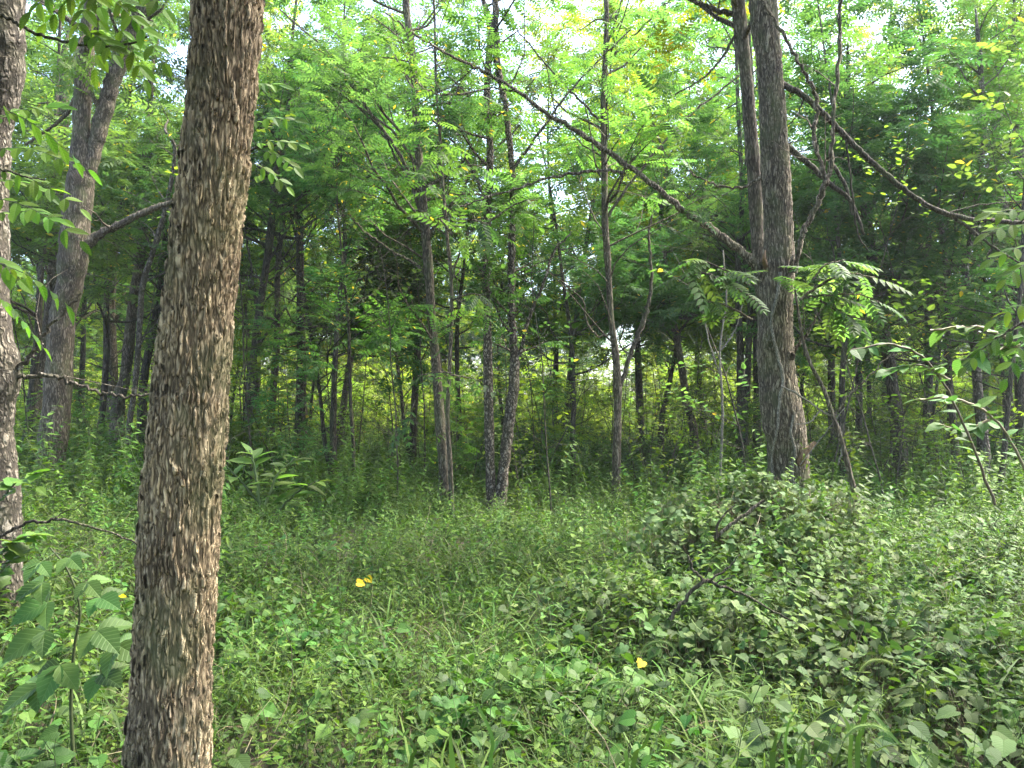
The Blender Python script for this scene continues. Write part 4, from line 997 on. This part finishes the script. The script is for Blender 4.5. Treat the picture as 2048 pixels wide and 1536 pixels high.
# raspberry plant at the lower left, toothed leaves in threes
def raspberry():
    d = 3.0; q = wpts([(150, 1560, 8), (142, 1420, 7), (148, 1300, 6), (160, 1220, 5), (135, 1140, 4), (100, 1095, 3)], d); base = q[0, :3].copy()
    t = thing('raspberry_plant', 'tall pale green bramble with toothed leaves in threes, left of the closest trunk', 'plant', tuple(base))
    tube_part("stem", q, base, 'stem', t)
    me = leaf_mesh(SERR, 'bramble')
    for (x0, y0, x1, y1, sz) in ((110, 1105, 80, 1125, .10), (110, 1105, 140, 1115, .09), (140, 1150, 85, 1165, .12), (140, 1150, 175, 1165, .11), (155, 1190, 95, 1205, .14), (158, 1200, 200, 1195, .13),
                                 (150, 1240, 90, 1262, .16), (152, 1250, 195, 1262, .17), (150, 1290, 120, 1330, .16), (155, 1285, 235, 1290, .16), (145, 1350, 80, 1370, .15), (145, 1360, 200, 1350, .15)):
        p0, p1 = P(x0, y0, d), P(x1, y1, d - .06)
        tube_part("leaf_stalk", np.array([[*p0, .0018], [*p1, .0012]]), base, 'stem', t, n=3, k=4)
        ax = unit(p1 - p0)
        for a in (-75, 0, 75):
            c, s_ = math.cos(R(a)), math.sin(R(a)); sd2 = np.cross((0, -.5, 1), ax)
            leaf_obj("leaf", me, base, p1, ax * c + sd2 * s_ - np.array([0, .15, .25]), (rng.normal() * .2, -.7, 1), sz * rng.uniform(.8, 1.05) * (1 if a == 0 else .85), t)
raspberry()

# heart leaved plants one can pick out in the foreground
HM = leaf_mesh(HEART, 'heart'); LMb = leaf_mesh(LOBED, 'vineleaf')
sp_ = [(545, 1420), (620, 1400), (700, 1470), (760, 1435), (830, 1500), (905, 1400), (985, 1470), (1060, 1375), (1150, 1460), (1240, 1455), (1250, 1370), (480, 1300), (560, 1210), (640, 1100), (1330, 1230), (1280, 1250), (1395, 1250), (1540, 1390), (1620, 1440), (1740, 1260),
       (60, 1440), (170, 1430), (210, 1340), (60, 1330), (120, 1500), (1850, 1380), (1930, 1300), (1960, 1460), (1480, 1470), (1390, 1500)]
for (px, py) in sp_:
    d = (CAM_H - .30) * F / (py - 830) * rng.uniform(.96, 1.0); c = P(px, py, d); g = float(gz(c[0], c[1])); base = np.array([c[0], c[1], g])
    lob = px > 1300
    side = 'on the weedy slope at the right' if px > 1500 else 'among the grass right of centre' if px > 1000 else 'left of the closest trunk' if px < 300 else 'right of the closest trunk foot' if px < 650 else 'in the low weeds at the bottom centre'
    near = 'large' if d < 3.4 else 'small'
    t = thing('leafy_plant', f'{near} {"lobed" if lob else "heart shaped"} leaves {side}', 'plant', tuple(base), 'broad leaved plants in the foreground weeds')
    st = []
    for k in range(6):
        a = rng.uniform(0, 6.28); r = .10 * math.sqrt(rng.random()) + .02; z = c[2] - g + rng.uniform(-.07, .05)
        p = base + np.array([math.cos(a) * r, math.sin(a) * r, z])
        st.append(tube(np.array([[0, 0, 0], (p - base) * (.5, .5, .6), p - base]), [.002, .0018, .001], 4))
        b = rng.uniform(0, 6.28)
        leaf_obj("leaf", LMb if lob else HM, base, p, (math.cos(b), math.sin(b), -.25), (rng.normal() * .3, -.35 + rng.normal() * .25, 1), rng.uniform(.05, .085) * (1.15 if lob else 1), t)
    v, f, u = join(st); link("stalks", mesh_from("stalks", v, f, mats=[M['stem']]), t)['kind'] = 'stuff'

# foxtail grass
def foxtail(px, py, d, lean, label):
    tip = P(px, py, d); g = float(gz(tip[0], tip[1])); foot = np.array([tip[0] - lean * .5, tip[1] + .05, g])
    t = thing('foxtail_grass', label, 'grass', tuple(foot), 'foxtail grasses in the foreground')
    h = tip[2] - g
    st = smooth_line(np.array([foot, foot + (lean * .05, 0, h * .6), tip - (lean * .12, 0, -.01)]), 12)
    v, f, u = tube(st - foot, np.linspace(.0022, .0012, 12), 5); link("stem", mesh_from("stem", v, f, mats=[M['stem']]), t)
    e = st[-1]; ax = [e]
    an = 1.15; s_ = 1 if lean > 0 else -1
    for k in range(12):
        ax.append(ax[-1] + .0095 * np.array([s_ * math.cos(an), -.15, math.sin(an)])); an -= .15
    ax = np.array(ax)
    v1, f1, u1 = tube(ax - foot, .0032 * np.sin(np.linspace(.25, 3.0, 13)) + .0008, 6)
    n = 750; i = rng.integers(0, 12, n); q = ax[i] + (ax[i + 1] - ax[i]) * rng.random((n, 1)) - foot
    dd = unit(rng.normal(size=(n, 3)) + unit(ax[i + 1] - ax[i]) * .9)
    br = Leaf([(0, -.018, 0), (0, .018, 0), (1, 0, 0)], [[(0, 1, 2)]])
    v2, f2, u2 = bake(br, q, frames(dd, rng.normal(size=(n, 3))), rng.uniform(.009, .019, n))
    V_, F_, U_ = join([(v1, f1, u1), (v2, f2, u2)])
    link("seed_head", mesh_from("seed_head", V_, F_, mats=[M['seed']], smooth=False), t)
    for k in range(3):
        (v, f, u), _ = grass_src(rng.integers(9999), 1, .3, .009)[0]
        link("blade", mesh_from("blade", v + (st[2 + k * 2] - foot), f, mats=[M['grass']]), t)
for a in ((1305, 1312, 2.6, .3, 'tall foxtail whose pale bristly head droops beside the lobed vine leaves'), (1478, 1418, 2.1, -.3, 'foxtail head bending left low among the lobed leaves'), (1560, 1330, 2.6, .28, 'foxtail head arching in the middle of the right hand weeds'),
          (1742, 1350, 2.5, .3, 'foxtail farthest right, its head hanging over pale leaves'), (1715, 1490, 1.9, .28, 'big nearest foxtail head by the broad grass blades'), (1030, 1285, 3.2, .22, 'slender foxtail in the grass at the bottom centre'),
          (1052, 1215, 3.7, -.2, 'small foxtail behind the slender one at bottom centre'), (1215, 1395, 2.4, .2, 'short foxtail left of the drooping tall one')):
    foxtail(*a)

# broad fresh grass
def broad_grass(px, d, blades, label):
    g0 = P(px, 1560, d); base = np.array([g0[0], g0[1], float(gz(g0[0], g0[1]))])
    t = thing('broad_grass', label, 'grass', tuple(base))
    for bl in blades:
        q = wpts([(x, y, 1) for x, y in bl[0]], d)[:, :3]; q = np.vstack([[q[0][0], q[0][1], base[2] - .02], q]); s = smooth_line(q, 14)
        tt = np.linspace(0, 1, 14); w = bl[1] / F * d * np.sin(np.clip(tt * 2.2 + .5, 0, 1.57)) * (1 - tt ** 3)
        side = unit(np.array([1, .45, 0]))
        c_ = np.array([0, 0, 1]) * (w * .18)[:, None]
        v = np.stack([s - side * w[:, None] / 2 + c_, s, s + side * w[:, None] / 2 + c_], 1).reshape(-1, 3) - base
        i = np.arange(13)[:, None] * 3; f = np.concatenate([np.concatenate([i, i + 1, i + 4, i + 3], 1), np.concatenate([i + 1, i + 2, i + 5, i + 4], 1)])
        link("blade", mesh_from("blade", v, [f], mats=[M['grass']]), t)
broad_grass(1720, 2.1, [([(1715, 1536), (1722, 1470), (1738, 1425), (1790, 1480), (1810, 1500)], 18), ([(1700, 1560), (1702, 1480), (1690, 1440), (1668, 1418)], 13), ([(1735, 1560), (1760, 1500), (1820, 1490), (1870, 1520)], 12)], 'fresh broad grass with a sharply folded blade at the lower right')
broad_grass(1560, 2.0, [([(1545, 1560), (1548, 1500), (1556, 1462)], 17), ([(1598, 1570), (1604, 1520), (1610, 1482)], 17), ([(1575, 1570), (1570, 1500), (1580, 1440), (1610, 1400)], 9)], 'two short upright broad blades near the lower right foxtails')
broad_grass(1290, 2.0, [([(1265, 1560), (1290, 1490), (1316, 1415)], 14), ([(1255, 1560), (1240, 1500), (1200, 1470)], 10)], 'single long leaning blade at the bottom right of centre')
broad_grass(900, 2.1, [([(905, 1560), (902, 1500), (900, 1445)], 13), ([(980, 1560), (985, 1480), (960, 1420), (955, 1400)], 9), ([(820, 1560), (830, 1500), (800, 1460)], 10)], 'narrow grey green blades at the bottom centre')

def loose_leaf(name, label, px, py, d, tpl, mat, sizes):
    base = P(px, py, d); t = thing(name, label, 'leaf', tuple(base))
    me = leaf_mesh(tpl, mat)
    for k, (ox, oy, sz) in enumerate(sizes):
        leaf_obj("blade", me, base, P(px + ox, py + oy, d), (rng.normal(), rng.normal() * .4 - .3, -.3), (rng.normal() * .2, -.9, .8), sz, t)
loose_leaf('yellow_leaf', 'pair of bright yellow lobed leaves in the weeds left of centre', 722, 1160, 5.6, LOBED, 'yleaf', [(-8, 5, .065), (12, -5, .06)])
loose_leaf('yellow_leaf', 'single yellow leaf low beside the drooping foxtail', 1285, 1322, 3.7, LOBED, 'yleaf', [(0, 0, .05)])
loose_leaf('yellow_leaf', 'small yellow leaves under the raspberry plant by the closest trunk', 236, 1190, 4.4, OVATE, 'yleaf', [(0, 0, .05), (10, -6, .05), (-12, 8, .05)])
loose_leaf('brown_leaf', 'dead brown leaves left of the knotty trunk foot', 1292, 1050, 7.6, OVATE, 'bleaf', [(0, 0, .14), (10, -2, .12), (-2, 8, .1)])

# dead wood
def dead(name, label, cat, d, lines, mat='bark'):
    q0 = wpts(lines[0], d); base = q0[0, :3].copy(); t = thing(name, label, cat, tuple(base))
    for i, l in enumerate(lines): tube_part("stem" if i == 0 else "twig", wpts(l, d), base, mat, t, jit=.004, k=9)
dead('dead_branch', 'long bare limb slanting down to the right from behind the knotty trunk', 'branch', 8.9,
     [[(1540, 155, 12, 9.35), (1580, 176, 13), (1600, 186, 12), (1625, 208, 12), (1652, 232, 12), (1680, 262, 12), (1720, 302, 11.5), (1762, 340, 11), (1800, 372, 11), (1850, 408, 10), (1895, 428, 11), (1960, 440, 9), (2050, 446, 9), (2120, 452, 9)],
      [(1890, 426, 7), (1930, 450, 6), (1975, 485, 5), (2020, 515, 4), (2070, 540, 3)], [(1985, 470, 4), (1984, 500, 3), (1975, 515, 3), (1995, 525, 2)], [(1690, 272, 5), (1698, 330, 4), (1706, 400, 4), (1716, 470, 3), (1735, 500, 3)],
      [(1900, 425, 4), (1960, 410, 3), (2050, 402, 2)], [(1608, 196, 4), (1595, 230, 3), (1578, 250, 2)]], 'bark_dark')
dead('hanging_limb', 'dark crooked limb crossing behind the long broken limb', 'branch', 9.8,
     [[(1575, 292, 13), (1620, 330, 11), (1665, 372, 10), (1700, 400, 8), (1728, 470, 5)], [(1655, 315, 9), (1690, 370, 7), (1705, 430, 5)]], 'bark_dark')
dead('fallen_branch', 'forked dead branch poking out of the lobed vine leaves in the foreground', 'branch', 4.4,
     [[(1340, 1240, 9), (1370, 1200, 8), (1404, 1162, 8), (1440, 1172, 6), (1500, 1195, 5), (1585, 1242, 3)], [(1404, 1162, 6), (1385, 1135, 5), (1375, 1110, 3)], [(1410, 1164, 5), (1450, 1140, 4), (1480, 1110, 2)], [(1430, 1168, 4), (1470, 1150, 2)]], 'bark_dark')
dead('fallen_branch', 'mossy slanting branch buried in vine leaves left of the knotty trunk', 'branch', 6.2,
     [[(1380, 1130, 12), (1420, 1085, 8), (1480, 1035, 7), (1530, 1000, 6)], [(1430, 1080, 6), (1440, 1040, 5), (1470, 1010, 3)]], 'bark')
dead('arching_stem', 'bare brown stem arching from the left edge to the closest trunk', 'branch', 3.6,
     [[(-40, 1110, 6), (0, 1075, 6), (50, 1048, 6), (110, 1040, 5.5), (170, 1050, 5), (230, 1068, 4), (285, 1088, 3)], [(100, 1041, 3), (140, 1020, 2), (200, 1000, 2)]], 'bark_dark')
dead('bare_vine', 'pale looping vine hanging from the knotty trunk', 'vine', 8.0,
     [[(1562, 772, 4), (1600, 792, 4), (1640, 820, 4), (1668, 838, 4), (1682, 868, 5), (1683, 905, 4), (1676, 930, 3)], [(1640, 822, 3), (1618, 845, 3), (1590, 848, 2)], [(1600, 930, 2), (1690, 815, 2)]], 'vine')
dead('bare_sapling', 'leafless pale sapling with curling twigs left of the knotty trunk', 'sapling', 11.5,
     [[(1440, 950, 6), (1445, 820, 5), (1440, 700, 4), (1452, 600, 4), (1446, 500, 3)], [(1444, 760, 3), (1420, 690, 3), (1405, 620, 2)], [(1443, 700, 3), (1470, 660, 2), (1485, 610, 2)]], 'vine')

# the knotty trunk's own pieces
Tb = np.array(TR.location)
def front(px, py, off=0.02):
    i = int(np.argmin([abs(project(l[:3])[1] - py) for l in TRline])); l = TRline[i]
    dx = P(px, py, 9)[0] - l[0]; r = max(l[3], .05)
    return np.array([l[0] + dx * .97, l[1] - math.sqrt(max(r * r - dx * dx, 0.0004)) - off, P(px, py, 8.8)[2]])
vp = [(1549, 545, 8), (1543, 590, 7), (1533, 640, 6), (1536, 680, 6), (1545, 720, 7), (1553, 760, 7), (1546, 800, 6), (1543, 860, 6), (1541, 920, 6), (1545, 980, 7), (1540, 1030, 7)]
q = np.array([[*front(x, y, .012), w / 2 / F * 8.8] for x, y, w in vp]); tube_part("climbing_vine", q, Tb, 'vine', TR, n=80, k=8, jit=.003)
vp = [(1572, 830, 6), (1568, 870, 5), (1576, 900, 6), (1572, 950, 6), (1582, 985, 6), (1590, 1030, 6)]
q = np.array([[*front(x, y, .012), w / 2 / F * 8.8] for x, y, w in vp]); tube_part("climbing_vine", q, Tb, 'vine', TR, n=50, k=8, jit=.003)
tube_part("broken_stub", np.array([[*front(1590, 930, -.08), .05], [*P(1605, 915, 8.75), .042], [*P(1618, 898, 8.72), .034], [*P(1630, 884, 8.7), .02]]), Tb, 'wood', TR, n=14, k=10, jit=.004)
tube_part("broken_stub", np.array([[*front(1528, 530, -.03), .03], [*P(1528, 518, 8.72), .024], [*P(1531, 500, 8.7), .008]]), Tb, 'wood', TR, n=8, k=8, jit=.003)
tube_part("broken_stub", np.array([[*front(1578, 540, -.03), .03], [*P(1583, 525, 8.72), .022], [*P(1586, 510, 8.7), .006]]), Tb, 'bark', TR, n=8, k=8, jit=.003)
def knot(px, py, r):
    c = front(px, py, .0); a = np.linspace(0, 2 * np.pi, 25)
    ring = np.stack([c[0] + np.cos(a) * r * .8, np.full(25, c[1] - .015), c[2] + np.sin(a) * r], -1)
    v, f, u = tube(ring - Tb, r * .42 * (1 + .15 * rng.normal(size=25)), 8); o = link("knot", mesh_from("knot", v, f, mats=[M['bark']]), TR)
    b = np.array([(c[0] + math.cos(x) * r * .7, c[1] - .012, c[2] + math.sin(x) * r * .9) for x in a[:-1]]) - Tb
    link("knot_hole", mesh_from("knot_hole", b, [np.arange(24)[None]], mats=[M['soil']]), o)
knot(1530, 690, .052); knot(1571, 712, .04)

# ------------------------------------------------------------------ labels: alike neighbours told apart by their order across the view
bpy.context.view_layer.update()
same = {}
for o in list(scene.objects):
    if o.get('group') and o.get('label') and o.parent is None:
        same.setdefault(o['label'], []).append(o)
ORD = ['leftmost', 'second from left', 'third from left', 'fourth from left', 'fifth from left', 'sixth from left', 'seventh from left', 'eighth from left', 'ninth from left']
for lab, v in same.items():
    if len(v) < 2: continue
    v.sort(key=lambda o: project(tuple(o.location + Vector((0, 0, 1))))[0])
    names = ['left', 'right'] if len(v) == 2 else ORD[:len(v) - 1] + ['rightmost'] if len(v) <= 10 else None
    if names:
        for o, n_ in zip(v, names): o['label'] = f'{n_} {lab}'
